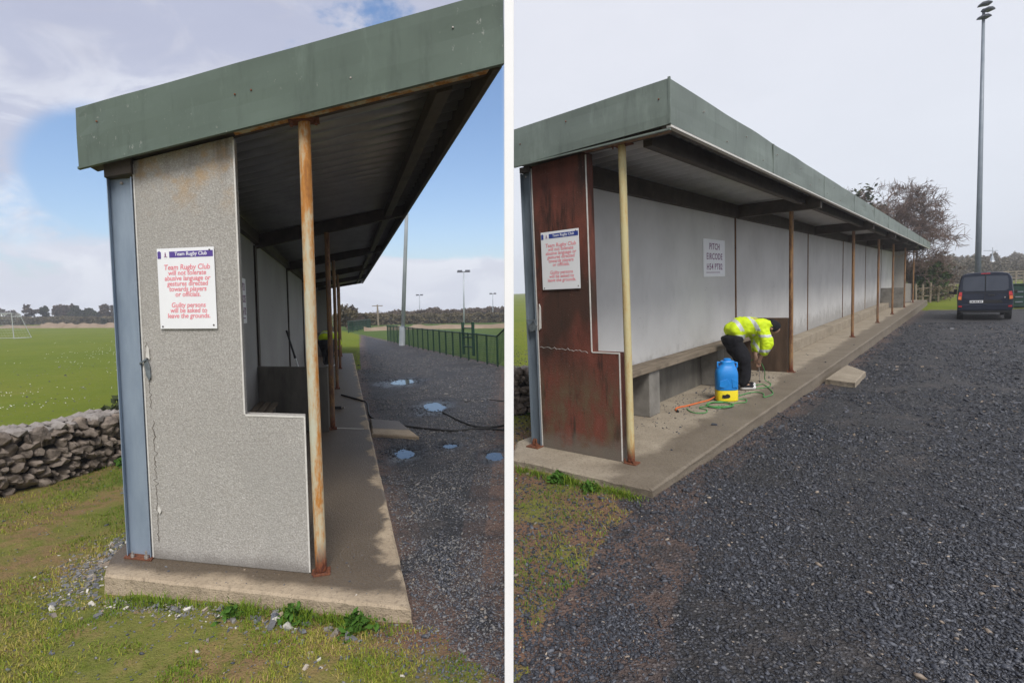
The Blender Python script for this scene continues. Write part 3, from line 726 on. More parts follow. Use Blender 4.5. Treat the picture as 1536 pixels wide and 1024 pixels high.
b = MB(Lp)   # rafter over the end wall with the rusty angle below the fascia
b.hexa([(-.06, -.30, zl(-.30) + .012), (.10, -.30, zl(-.30) + .012), (.10, 2.16, zl(2.16) + .012), (-.06, 2.16, zl(2.16) + .012), (-.06, -.30, zl(-.30) + .118), (.10, -.30, zl(-.30) + .118), (.10, 2.16, zl(2.16) + .118), (-.06, 2.16, zl(2.16) + .118)])
b.build('end_rafter', M['beam'], shl, .003)
b = MB(Lp); va, vb = w1_ + .02, 2.14
b.hexa([(-.085, va, zl(va) - .012), (-.02, va, zl(va) - .012), (-.02, vb, zl(vb) - .012), (-.085, vb, zl(vb) - .012), (-.085, va, zl(va) + .010), (-.02, va, zl(va) + .010), (-.02, vb, zl(vb) + .010), (-.085, vb, zl(vb) + .010)])
b.build('rusty_angle', M['post_orange'], shl)
b = MB(Lp); ov, F_ = -.335, 2.204   # end fascia, slightly dented sheet
k = 24; P = []
for i in range(k + 1):
    v = ov + (F_ - ov) * i / k
    for j in range(7):
        w = zl(v) + .383 * j / 6
        dent = .010 * mnoise.noise(Vector((v * 2.2, j * .35, 3))) + (.012 * math.exp(-((v + .22) ** 2 + (w - zl(v) - .27) ** 2) / .006))
        P.append((-.116 + dent, v, w))
fs = [(i * 7 + j, (i + 1) * 7 + j, (i + 1) * 7 + j + 1, i * 7 + j + 1) for i in range(k) for j in range(6)]
b.add(P, fs)
of = b.build('fascia_board', M['fascia_l'], shl)
sm = of.modifiers.new('thickness', 'SOLIDIFY'); sm.thickness = .014
b = MB(Lp)
b.hexa([(-.135, ov, zl(ov) - .018), (-.10, ov, zl(ov) - .018), (-.10, F_, zl(F_) - .018), (-.135, F_, zl(F_) - .018), (-.135, ov, zl(ov) - .004), (-.10, ov, zl(ov) - .004), (-.10, F_, zl(F_) - .004), (-.135, F_, zl(F_) - .004)])
b.build('fascia_trim', M['fascia_l'], shl)
b = MB(Lp); b.box((-.085, F_ - .012, zl(F_) - .02), (LEN, F_, zl(F_) + .36)); b.build('fascia_board', M['fascia_l'], shl, .003)
b = MB(Lp); b.box((-.085, F_ - .045, zl(F_) - .03), (LEN, F_ - .013, zl(F_) + .165)); b.build('eave_batten', M['beam'], shl, .003)
for v, w in ((-.19, .26), (.72, .20), (.82, .2), (1.95, .25), (1.4, .12)):
    bolt_at(shl, -.118, v, zl(v) + w, .006, 'rust' if v < 1 else 'bolt')
# posts
def post_l(u, v, r, mat, top, tilt=0, first=False):
    b = MB(); x, y, _ = Lp(u, v, 0)
    b.tube([(x + tilt, y, .02), (x, y, top * .5), (x, y, top)], r, 18)
    p = b.build('post', M[mat], shl, smooth=True)
    md = p.modifiers.new('edge', 'EDGE_SPLIT')
    bb = MB(); bb.box((x - .05 + tilt, y - .05, 0), (x + .058 + tilt, y + .05, .014)); bb.build('foot_plate', M['rust'], p, .002)
    for s in (-1, 1):
        bb = MB(); bb.lathe([(.012, .012), (.012, .026), (.007, .026), (.007, .045)], 8, (x + tilt + s * .046, y - .036)); bb.build('anchor_bolt', M['rust'], p)
    if first:
        bb = MB(); s = .151
        bb.hexa([(x - .09, y - .05, top - .02 - .09 * s), (x + .09, y - .05, top - .02 + .09 * s), (x + .09, y + .05, top - .02 + .09 * s), (x - .09, y + .05, top - .02 - .09 * s),
                 (x - .09, y - .05, top - .005 - .09 * s), (x + .09, y - .05, top - .005 + .09 * s), (x + .09, y + .05, top - .005 + .09 * s), (x - .09, y + .05, top - .005 - .09 * s)])
        bb.build('head_plate', M['rust'], p, .002)
        for q in (-1, 1):
            bb = MB(); zt = top - .02 + q * .075 * s; bb.lathe([(.013, zt), (.013, zt - .014), (.008, zt - .014), (.008, zt - .032)], 8, (x + q * .072, y - .035)); bb.build('bolt', M['rust'], p)
    return p
post_l(0.02, W_ + .06, .036, 'post_orange', zl(W_ + .06) - .002, .012, True)
for u, v in ((4.55, 1.118), (8.9, 1.13), (13.4, 1.16), (18.2, 1.16)):
    post_l(u, v, .036, 'post_brown', zl(v) - .06 + .0)
# partitions and the far end wall
for u in (4.40, 18.2):
    b = MB(Lp); b.box((u - .04, .09, 0), (u + .04, W_ + .01, .93)); b.build('partition', M['conc_dark'], shl, .006)
b = MB(Lp); b.prism(poly, 0, LEN - .12, LEN); b.build('end_wall', M['wall_grey'], shl, .005)
b = MB(Lp); b.hexa([(LEN - .11, -.2, zl(-.2) - .004), (LEN - .01, -.2, zl(-.2) - .004), (LEN - .01, 2.15, zl(2.15) - .004), (LEN - .11, 2.15, zl(2.15) - .004), (LEN - .11, -.2, zl(-.2) + .117), (LEN - .01, -.2, zl(-.2) + .117), (LEN - .01, 2.15, zl(2.15) + .117), (LEN - .11, 2.15, zl(2.15) + .117)])
b.build('end_rafter', M['beam'], shl)
# pale wash line across the base
b = MB(Lp); b.box((4.62, 1.12, .0), (4.66, 1.55, .004)); b.build('saw_cut', M['chalk'], shl)

# bench inside the left shelter
bl = empty('bench', TL @ Matrix.Translation(Lp(2.2, .25, 0)), 'weathered slatted bench inside the grey shelter, before the low concrete partition', 'bench')
ox, oy, _ = Lp(2.2, .25, 0)
Lb = lambda u, v, w: (Lp(u, v, w)[0] - ox, Lp(u, v, w)[1] - oy, w)
for k in range(3):
    v0 = .10 + k * .10
    b = MB(Lb); b.box((.2, v0, .385), (4.30, v0 + .072, .425)); b.build('slat', M['wood'], bl, .005)
for u in (.6, 2.3, 4.0):
    b = MB(Lb); b.box((u, .10, 0), (u + .12, .36, .384)); b.build('support', M['conc'], bl, .005)

# ------------------------------------------------------------------ right shelter (red stained, before cleaning)
WR, w1r, h1r, SR = .974, .666, 1.067, 1.531
def zr(v): return 2.995 + .021 * v
LR = 36.0; FR = 1.574
shr = empty('spectator_shelter', TR, 'long open-fronted shelter with red-brown stained end wall, cream pipe post and green roof edge', 'shelter')
TRK = .13
polyr = [(0, 0), (WR, 0), (WR, h1r), (w1r, h1r), (w1r, zr(w1r) - .005), (0, zr(0) - .005)]
b = MB(Rp); b.prism(polyr, 0, 0, TRK); b.build('end_wall', M['wall_red'], shr, .005)
b = MB(Rp)
b.box((-.004, -.006, .01), (.006, .006, zr(0) - .03)); b.box((-.004, w1r - .004, h1r + .004), (.006, w1r + .006, zr(w1r) - .03))
b.box((-.004, w1r + .006, h1r - .005), (.006, WR + .006, h1r + .006)); b.box((-.004, WR - .004, .01), (.006, WR + .006, h1r - .005))
b.build('edge_bead', M['bead'], shr)
bb = MB(Rp); P = []; n = 26
for i in range(n):
    v = .02 + .6 * i / (n - 1); w = 1.10 - .03 * i / n + .028 * mnoise.noise(Vector((i * .7, 3, 1)))
    for d, uu in ((-.0013, -.003), (.0013, -.003), (.0013, .002), (-.0013, .002)): P.append((uu, v, w + d))
bb.add(P, [(i * 4 + a, i * 4 + (a + 1) % 4, i * 4 + 4 + (a + 1) % 4, i * 4 + 4 + a) for i in range(n - 1) for a in range(4)] + [(0, 1, 2, 3), tuple(range(4 * n - 4, 4 * n))])
bb.build('crack', M['bead'], shr)
b = MB(Rp); b.box((.02, -.13, .012), (.028, -.012, zr(0) - .06)); b.box((-.025, -.136, .012), (.03, -.13, zr(0) - .06)); b.box((-.02, -.018, .012), (.0195, -.010, zr(0) - .06))
b.build('corner_column', M['galv_dark'], shr, .002)
b = MB(Rp); b.box((-.11, -.15, 0), (.07, .01, .014)); b.build('base_plate', M['rust'], shr, .002)
b = MB(Rp); b.lathe([(.018, .014), (.018, .04), (.01, .04), (.01, .09)], 8, (-.05, -.05)); b.build('anchor_bolt', M['rust'], shr); b = MB(Rp); b.lathe([(.03, .014), (.026, .06), (.012, .085)], 7, (-.03, -.09)); b.build('anchor_bolt', M['rust'], shr)
b = MB(Rp); b.box((-.03, -.135, zr(0) - .058), (.05, -.01, zr(0) + .0)); b.build('head_plate', M['beam'], shr, .002)
bolt_at(shr, -.005, -.07, zr(0) - .10, .010, 'bolt', Rp)
b = MB(Rp); b.prism([(-.10, 1.33), (-.03, 1.38), (.01, 1.33), (-.01, 1.28), (-.08, 1.26)], 0, -.035, -.015); b.box((-.05, -.12, 1.385), (-.035, .02, 1.395)); b.build('clasp', M['clasp'], shr, .003)
b = MB(Rp); b.prism([(.025, 1.28), (.05, 1.30), (.055, 1.52), (.04, 1.56), (.03, 1.44)], 0, -.016, -.003); b.build('broken_render', M['bead'], shr)
b = MB()
slab_mesh(b, Rp, [(-.5, SR), (LR, SR), (LR, -.38), (.02, -.38), (-.02, -.36), (-.5, -.03)], 0, [.07, .30, .32, .10, .10, .08], 8)
b.build('concrete_base', M['slab_r'], shr)
JR = [TRK, 6.03, 11.95, 17.2, 22.4, 27.5, 32.5]
for i in range(6):
    u0, u1 = (JR[0] if i == 0 else JR[i] + .03), JR[i + 1] - .03
    if i in (1, 2, 3):                                        # two sheets a bay
        um = (u0 + u1) / 2; spans = [(u0, um - .004), (um + .004, u1)]
    else: spans = [(u0, u1)]
    for a, c in spans:
        b = MB(Rp); b.box((a, .02, 0), (c, .10, zr(.1) - .03)); b.build('wall_panel', M['panel'], shr)
    if i:
        b = MB(Rp); b.box((JR[i] - .029, .0, 0), (JR[i] + .029, .075, zr(0) - .03)); b.build('wall_stud', M['beam'], shr)
        b = MB(Rp); b.box((JR[i] - .004, .075, 0), (JR[i] + .028, .115, zr(.1) - .1)); b.build('wall_stud', M['post_brown'], shr)
b = MB(); zsr = lambda v: zr(v) + .15
corrugated(b, Rp, -.08, LR, -.13, FR - .018, zsr, .21, .050); b.build('roof_sheet', M['sheet_pale'], shr, smooth=True)
BR = [6.08, 12.6, 17.87, 22.4, 27.5, 32.5]
for u in BR:
    b = MB(Rp); b.box((u - .06, .02, zr(0) - .12), (u + .06, FR - .05, zr(0) + .108)); b.build('roof_beam', M['beam'], shr, .004)
for v0, v1, d in ((.102, .17, .13), (1.20, 1.29, .06)):
    for i in range(7):
        u0 = TRK + .01 if i == 0 else BR[i - 1] + .062; u1 = BR[i] - .062 if i < 6 else LR - .1
        b = MB(Rp); b.box((u0, v0, zr(v0) - d), (u1, v1, zr(v0) + .108)); b.build('purlin', M['beam'], shr, .003)
b = MB(Rp); b.box((-.06, -.12, zr(0) + .016), (.10, FR - .05, zr(0) + .108)); b.build('end_rafter', M['beam'], shr, .003)
b = MB(Rp); b.box((-.10, w1r + .02, zr(0) - .008), (-.02, FR - .03, zr(0) + .014)); b.build('rusty_angle', M['post_brown'], shr)
def sheet(parent, fn, p0, p1, h, seed, mat, n=40, amp=.008):
    bb = MB(); P = []
    for i in range(n + 1):
        t = i / n; u, v = p0[0] + (p1[0] - p0[0]) * t, p0[1] + (p1[1] - p0[1]) * t
        L = math.hypot(p1[0] - p0[0], p1[1] - p0[1]); nx, ny = -(p1[1] - p0[1]) / L, (p1[0] - p0[0]) / L
        for j in range(6):
            d = amp * mnoise.noise(Vector((t * L * 1.1, j * .4, seed))); P.append(fn(u + nx * d, v + ny * d, zr(v) + h * j / 5))
    bb.add(P, [(i * 6 + j, (i + 1) * 6 + j, (i + 1) * 6 + j + 1, i * 6 + j + 1) for i in range(n) for j in range(5)])
    o = bb.build('fascia_board', mat, parent)
    m = o.modifiers.new('thickness', 'SOLIDIFY'); m.thickness = .012; m.offset = 0
    return o
sheet(shr, Rp, (-.133, -.12), (-.133, FR), .363, 2, M['fascia_r'])
sheet(shr, Rp, (-.125, FR + .004), (LR, FR + .004), .363, 5, M['fascia_r'], 260, .012)
b = MB(Rp); b.box((-.15, -.12, zr(0) - .016), (-.12, FR + .012, zr(0) - .002)); b.build('fascia_trim', M['fascia_r'], shr)
b = MB(Rp); b.box((-.118, FR - .03, zr(FR) - .022), (LR, FR + .014, zr(FR) - .004)); b.build('fascia_trim', M['bead'], shr)
b = MB(Rp); b.box((-.118, FR - .075, zr(FR) - .02), (LR, FR - .031, zr(FR) + .155)); b.build('eave_batten', M['beam'], shr, .003)
for k_ in range(11):
    u = 2.9 + 3.05 * k_; b = MB(Rp); b.box((u, FR + .008, zr(FR) + .004), (u + .05, FR + .017, zr(FR) + .358)); b.build('lap_joint', M['fascia_r'], shr, .002)
for k_ in range(26):
    u = .6 + .62 * k_; b = MB(Rp); b.tube([(u, FR + .0, zr(FR) + (.09 if k_ % 2 else .25)), (u, FR + .024, zr(FR) + (.09 if k_ % 2 else .25))], .006, 6); b.build('screw', M['bolt'], shr)
b = MB(Rp); b.box((-.145, FR - .002, zr(FR) + .0), (-.126, FR + .02, zr(FR) + .375)); b.build('corner_flashing', M['fascia_r'], shr, .003)
for v, w in ((1.49, .22), (-.02, .20), (.55, .28)): bolt_at(shr, -.140, v, zr(v) + w, .007, 'rust', Rp)
def post_r(u, v, r, mat, top, tilt=0):
    b = MB(); x, y, _ = Rp(u, v, 0)
    b.tube([(x + tilt, y, .02), (x + tilt * .4, y, top * .5), (x, y, top)], r, 18)
    p = b.build('post', M[mat], shr, smooth=True); p.modifiers.new('edge', 'EDGE_SPLIT')
    bb = MB(); bb.box((x - .055 + tilt, y - .055, 0), (x + .075 + tilt, y + .045, .012)); bb.build('foot_plate', M['rust'], p, .002)
    for s in (-1, 1):
        bb = MB(); bb.lathe([(.012, .014), (.012, .03), (.007, .03), (.007, .05)], 8, (x + tilt + s * .048, y - .04)); bb.build('anchor_bolt', M['rust'], p)
    return p
p = post_r(.02, WR + .075, .036, 'post_cream', zr(1) - .012, .012)
b = MB(Rp); b.box((-.05, WR - .01, zr(1) - .024), (.09, WR + .16, zr(1) - .010)); b.build('head_plate', M['rust'], p, .002)
for v in (WR + .01, WR + .14):
    b = MB(); b.lathe([(.012, zr(1) - .025), (.012, zr(1) - .04), (.007, zr(1) - .04), (.007, zr(1) - .056)], 8, (v, -.03)); b.build('bolt', M['rust'], p)
for u in (6.07, 12.67, 17.87, 22.39, 27.53, 32.53): post_r(u + .0, 1.058, .036, 'post_brown', zr(1) - .122)
b = MB(Rp); b.box((6.02, .12, 0), (6.12, 1.01, .99)); b.build('partition', M['part_brown'], shr, .008)
b = MB(Rp); b.box((27.45, .12, 0), (27.57, 1.01, .98)); b.build('partition', M['conc'], shr, .008)
b = MB(Rp); b.prism(polyr, 0, 32.56, 32.7); b.build('end_wall', M['wall_grey'], shr, .005)
b = MB(Rp); b.box((6.13, .117, 0), (27.44, .46, .25)); b.build('plinth_step', M['slab_r'], shr, .012)
# bench in the right shelter
br_o = Vector(Rp(3, .3, 0))
bnr = empty('bench', TR @ Matrix.Translation(br_o), 'weathered timber plank bench on concrete blocks along the pale back wall, beside the brown partition', 'bench')
Rb = lambda u, v, w: (v - br_o.x, u - br_o.y, w)
for k in range(2):
    b = MB(Rb); b.box((TRK + .02, .125 + k * .165, .595), (5.98, .28 + k * .165, .655)); b.build('plank', M['wood'], bnr, .006)
for u in (1.75, 4.2):
    b = MB(Rb); b.box((u, .125, 0), (u + .30, .41, .594)); b.build('support_block', M['conc'], bnr, .01)
b = MB(Rb); b.box((TRK + .02, .118, 0), (5.98, .124, .55)); b.build('back_board', M['conc_dark'], bnr)

# stepping slabs lying against the bases
def slab_thing(name, T, fn, outline, w, th, label, mat, seed):
    cu = sum(p[0] for p in outline) / len(outline); cv = sum(p[1] for p in outline) / len(outline)
    c = Vector(fn(cu, cv, w)); b = MB()
    slab_mesh(b, lambda u, v, ww: tuple(Vector(fn(u, v, ww + w)) - c), outline, 0, th, seed)
    o = b.build(name, mat, None, mw=T @ Matrix.Translation(c)); return tag(o, label, 'paving slab')
slab_thing('step_slab', TL, Lp, [(4.5, 2.28), (5.6, 2.12), (5.75, 1.68), (4.55, 1.66)], -.045, [.08] * 4, 'thin pale slab lying on the gravel beside the grey shelter base', M['slab_l'], 4)
slab_thing('step_slab', TR, Rp, [(5.9, 2.08), (7.2, 2.06), (8.0, 1.64), (6.1, 1.60)], -.085, [.10] * 4, 'cracked tan slab jutting onto dark gravel below the red-stained shelter base', M['slab_r'], 9)

# ------------------------------------------------------------------ signs
def text(body, size, loc, mat, parent, name='lettering', shear=0, bold=.0, align='CENTER', rot=(PI / 2, 0, 0), spacing=1.0):
    c = bpy.data.curves.new(name, 'FONT'); c.body = body; c.size = size; c.align_x = align; c.shear = shear; c.offset = bold; c.extrude = .0006
    c.resolution_u = 3; c.space_character = spacing; c.materials.append(mat)
    o = bpy.data.objects.new(name, c); COL.objects.link(o)
    me = bpy.data.meshes.new_from_object(o.evaluated_get(bpy.context.evaluated_depsgraph_get())); me.name = name
    bpy.data.objects.remove(o); bpy.data.curves.remove(c)
    if not me.materials: me.materials.append(mat)
    o = bpy.data.objects.new(name, me); COL.objects.link(o)
    o.parent = parent; o.location = loc; o.rotation_euler = rot
    return o
def notice(T, fn, u, v, w, wd, ht, rz, hdr, label, ink):
    p = Vector(fn(u, v, w))
    r = empty('notice_sign', T @ Matrix.Translation(p) @ Matrix.Rotation(rz, 4, 'Z'), label, 'sign')   # face looks along -y
    b = MB(); b.box((0, -.004, 0), (wd, 0, ht)); b.build('sign_board', M['white'], r, .002)
    b = MB(); b.box((wd * .225, -.0055, ht * .885), (wd * .985, -.0042, ht * .96)); b.build('header_band', hdr, r)
    b = MB(); b.prism([(wd * .015, ht * .875), (wd * .075, ht * .875), (wd * .075, ht * .955), (wd * .045, ht * .972), (wd * .015, ht * .955)], 1, -.0055, -.0042); b.build('corner_mark', hdr, r)
    b = MB(); b.prism([(wd * .11, ht * .90), (wd * .155, ht * .875), (wd * .20, ht * .90), (wd * .20, ht * .965), (wd * .11, ht * .965)], 1, -.0052, -.0042)
    b.build('crest', M['signgrey'], r)
    b = MB(); b.box((wd * .145, -.0062, ht * .905), (wd * .165, -.0053, ht * .935)); b.box((wd * .135, -.0062, ht * .893), (wd * .178, -.0053, ht * .901)); b.box((wd * .15, -.0062, ht * .937), (wd * .16, -.0053, ht * .952)); b.build('crest_figure', M['plum'], r)
    text('Team Rugby Club', wd * .078, (wd * .60, -.0058, ht * .907), M['white'], r, 'header_lettering', .1, .0004)
    lines = ['Team Rugby Club', 'will not tolerate', 'abusive language or', 'gestures directed', 'towards players', 'or officials.', '', 'Guilty persons', 'will be asked to', 'leave the grounds.']
    for i, t in enumerate(lines):
        if t: text(t, wd * .102 if i else wd * .112, (wd * .52, -.0045, ht * (.735 - i * .0665)), ink, r, 'lettering', .12, .0007)
    for x, z in ((.93, .965), (.05, .03), (.95, .045)):
        b = MB(); b.tube([(wd * x, -.001, ht * z), (wd * x, -.008, ht * z)], .0055, 8); b.build('screw', M['beam'], r)
    return r
ang_l = math.atan2(SK, 1)
notice(TL, Lp, -.012, .140, 1.608, .385 * math.hypot(1, SK), .535, ang_l, M['purple'], 'white notice with purple header and pink wording on the grey roughcast end wall', M['pink'])
notice(TR, Rp, -.012, .10, 1.705, .47, .59, 0, M['blue_hdr'], 'white notice with blue header and red wording on the red-brown stained end wall', M['pink'])
def pitch_sign(T, fn, u, v, w, wd, ht, label):
    r = empty('pitch_sign', T @ Matrix.Translation(Vector(fn(u, v, w))) @ Matrix.Rotation(PI / 2, 4, 'Z'), label, 'sign')
    b = MB(); b.box((0, -.004, 0), (wd, 0, ht)); b.build('sign_board', M['white'], r, .002)
    b = MB(); b.box((wd * .04, -.0052, ht * .06), (wd * .96, -.0042, ht * .95)); b.build('inner_panel', M['signgrey'], r)
    for t, y, s in (('PITCH', .73, .56), ('EIRCODE', .465, .80), ('H54 PT82', .19, .90)):
        sz = ht * .235; o = text(t, sz, (wd * .5, -.0056, ht * y), M['plum'], r, 'lettering', 0, .002, spacing=1.12); o.scale.x = wd * s / (len(t) * .70 * sz)
    b = MB(); x = wd * .12
    while x < wd * .72:
        l = wd * rnd.uniform(.015, .05); b.box((x, -.006, ht * .105), (x + l, -.0053, ht * .125)); x += l + wd * .012
    b.build('small_print', M['plum'], r)
    return r
pitch_sign(TR, Rp, 4.42, .104, 1.79, 1.03, .64, 'white board with plum capitals on the pale back wall of the red-stained shelter')
pitch_sign(TL, Lp, 3.25, .089, 1.58, .36, .58, 'white board seen edge-on behind the orange rusty post, on the grey back wall')

# ------------------------------------------------------------------ added white strip: stands for the border between the two views, covers their seam
b = MB(); b.box((-.0165, -.0165, 0), (.0165, .0165, 3.4))
tag(b.build('added_border_strip', M['border_white'], None, .002, mw=Matrix.Translation((-.063, 1.9, -.2)) @ Matrix.Rotation(math.radians(1.70), 4, 'Y')), 'added tall slim white strip standing in for the border between the two views', 'post')

# ------------------------------------------------------------------ dry-stone walls
def stone_wall(name, a, bpt, h, thick, label, seed, side):
    """a, bpt: world (x, y) ends of the face towards the shelter; side: +1 body lies to the left of a->b"""
    A, B = Vector(a), Vector(bpt); d = (B - A); L = d.length; d.normalize(); nrm = Vector((-d.y, d.x)) * side
    r = random.Random(seed); g0 = gz(*a)
    mw = Matrix.Translation((A.x, A.y, g0)); ang = math.atan2(d.y, d.x)
    root = empty(name, mw, label, 'wall')
    st = MB(); cap = MB(); core = MB()
    def wp(s, t, z):
        p = A + d * s + nrm * t; return (p.x - A.x, p.y - A.y, gz(A.x + d.x * s, A.y + d.y * s) - g0 + z)
    pts = []
    for s_, t_, z_ in ((0.03, .07, -.1), (L - .03, .07, -.1), (L - .03, thick - .05, -.1), (.03, thick - .05, -.1), (.03, .09, h - .07), (L - .03, .09, h - .07), (L - .03, thick - .05, h - .07), (.03, thick - .05, h - .07)):
        pts.append(wp(s_, t_, z_))
    core.hexa(pts)
    z = 0
    while z < h - .04:
        rh = r.uniform(.075, .11); s_ = r.uniform(-.05, .05)
        while s_ < L:
            w = r.choice((r.uniform(.05, .09), r.uniform(.08, .13), r.uniform(.12, .19))); hh = rh * r.uniform(.75, 1.15) * (1.25 if w > .12 else 1)
            c = wp(s_ + w / 2, .05 + r.uniform(-.035, .035), min(z + rh / 2 + r.uniform(-.03, .03), h - .03))
            st.blob(c, (w * .57, r.uniform(.07, .12), hh * .60), .3, r.random() * 99, ang + r.uniform(-.35, .35), 2, 5)
            s_ += w * .98
        z += rh * .93
    for t_ in np.arange(.08, thick, .11):
        s_ = r.uniform(-.05, .05)
        while s_ < L:
            w = r.uniform(.08, .2)
            cap.blob(wp(s_ + w / 2, t_ + r.uniform(-.03, .03), h - .01 + r.uniform(-.015, .02)), (w * .58, .075, .05), .4, r.random() * 99, ang + r.uniform(-.4, .4), 1)
            s_ += w * .9
    for t_ in (0.0, ):
        for k in range(2):
            zz = 0
            while zz < h - .04:
                rh = r.uniform(.09, .13); tt = 0
                while tt < thick:
                    w = r.uniform(.09, .17); st.blob(wp(.03 if k == 0 else L - .03, tt + w / 2, zz + rh / 2), (.08, w * .55, rh * .58), .4, r.random() * 99, ang, 1); tt += w
                zz += rh
    core.build('wall_core', M['wallcore'], root); st.build('stones', M['wallstone'], root, smooth=True).modifiers.new('edge', 'EDGE_SPLIT').split_angle = .7; cap.build('coping_stones', M['capstone'], root)
    return root
stone_wall('stone_wall', (-5.62, 3.5), (-4.30, 8.3), .60, .42, 'low dry-stone field wall of dark rounded stones beside the grey shelter', 3, 1)
stone_wall('stone_wall', (.0, 7.66), (1.0, 7.74), .66, .36, 'low dry-stone wall behind the red-stained shelter', 5, 1)

# ------------------------------------------------------------------ plants
def leaf_cloud(b, pts, size, r, flat=.5, asp=.5):
    P = []; F = []; k = 0
    for p in pts:
        a = Vector((r.gauss(0, 1), r.gauss(0, 1), r.gauss(0, flat))).normalized(); c = Vector((r.gauss(0, 1), r.gauss(0, 1), r.gauss(0, 1)))
        c = a.cross(c).normalized(); s = size * r.uniform(.6, 1.4); p = Vector(p)
        P += [tuple(p - a * s), tuple(p + c * s * asp), tuple(p + a * s), tuple(p - c * s * asp)]; F.append((k, k + 1, k + 2, k + 3)); k += 4
    b.add(P, F)
def weed(name, pos, rad, n, size, seed, label, mat='leaf_weed', group=None):
    r = random.Random(seed); b = MB(); pts = []
    for i in range(n):
        a = r.uniform(0, 2 * PI); q = abs(r.gauss(0, .5)) * rad; pts.append((q * math.cos(a), q * math.sin(a), abs(r.gauss(.35, .3)) * rad * max(.2, 1 - q / rad / 1.4) + size * .4))
    leaf_cloud(b, pts, size, r, .8)
    for i in range(7):
        a = r.uniform(0, 2 * PI); b.tube([(0, 0, -.01), (math.cos(a) * rad * .4, math.sin(a) * rad * .4, rad * .5)], .003, 4)
    o = b.build(name, M[mat], None, mw=Matrix.Translation((pos[0], pos[1], pos[2] if len(pos) > 2 else gz(*pos))))
    return tag(o, label, 'plant', group)
def at(T, fn, u, v): p = T @ Vector(fn(u, v, 0)); return (p.x, p.y)
weed('weed', at(TL, Lp, -.42, .98), .10, 170, .022, 1, 'dark green weed clump at the middle of the tan base edge of the grey shelter')
weed('weed', at(TL, Lp, -.44, 1.34), .12, 190, .022, 2, 'weed clump near the right front corner of the grey shelter base')
weed('weed', at(TL, Lp, -.45, .62), .08, 120, .020, 4, 'small weed left of the dark clump along the grey shelter base')
weed('weed', at(TR, Rp, -.64, .66), .11, 190, .026, 3, 'bright broad-leaved weed below the left part of the red shelter base')
weed('weed', at(TR, Rp, -.66, 1.02), .10, 140, .022, 6, 'small bright weed nearer the corner of the red shelter base')
pw = Vector((-4.80, 6.75)); weed('ivy_clump', (pw.x - .1, pw.y, gz(*pw) + .56), .32, 420, .045, 8, 'dark ivy clump growing over the top of the stone wall', 'leaf_dark')
weed('weed', (-4.62, 6.35), .22, 380, .04, 9, 'leafy weeds at the foot of the stone wall beside the blue-grey column')
weed('weed', (.42, 7.75), .2, 300, .04, 10, 'leafy weeds at the foot of the wall behind the red shelter')

# pale rubble spilled by the left corner of the base, and single white stones
def rubble(n, cu, cv, su, sv, smin, smax):
    us, vs = rng.normal(cu, su, n), rng.normal(cv, sv, n)
    P = np.array([at(TL, Lp, u, v) for u, v in zip(us, vs)])
    return P[:, 0], P[:, 1], np.exp(rng.uniform(math.log(smin), math.log(smax), n))
xs, ys, szs = [], [], []
for a in ((650, -.12, -.5, .22, .13, .003, .010), (500, -.45, .2, .06, .3, .003, .009), (260, .3, -.42, .3, .05, .006, .018), (60, .22, -.42, .28, .07, .008, .024), (70, -.25, -.42, .16, .12, .006, .022), (60, -.42, .35, .05, .35, .006, .024), (40, -.45, 1.0, .05, .25, .008, .03), (70, -.6, .9, .2, .6, .005, .014)):
    x, y, s = rubble(*a); xs.append(x); ys.append(y); szs.append(s)
xs, ys, szs = map(np.concatenate, (xs, ys, szs)); k = off_slabs(xs, ys)
tag(stones('rubble', xs[k], ys[k], np.hypot(xs, ys)[k], szs[k] * 1.2, np.clip(rng.normal(.90, .07, k.sum()), .6, 1)), kind='stuff')

du, dv = np.concatenate([rng.uniform(1.2, 6.5, 420), rng.normal(3.5, 1.2, 260), rng.uniform(.2, 12, 120)]), np.concatenate([rng.uniform(.45, 1.05, 420), rng.normal(.35, .12, 260), rng.uniform(.5, 1.4, 120)])
P = np.array([Rw(a, max(c, .16), 0)[:] for a, c in zip(du, dv)])
tag(stones('grit', P[:, 0], P[:, 1], np.hypot(P[:, 0], P[:, 1]), np.exp(rng.normal(math.log(.006), .5, len(P))), np.clip(rng.normal(.5, .28, len(P)), 0, .96), z=P[:, 2]), kind='stuff')
du, dv = rng.uniform(-.25, .5, 160), rng.uniform(-.15, 1.5, 160); k = (du < -.02) | (dv > 1.15)
P = np.array([Lw(a, c, 0)[:] for a, c in zip(du[k], dv[k])])
tag(stones('grit', P[:, 0], P[:, 1], np.hypot(P[:, 0], P[:, 1]), np.exp(rng.normal(math.log(.0035), .4, len(P))), np.clip(rng.normal(.8, .2, len(P)), 0, 1), z=P[:, 2]), kind='stuff')

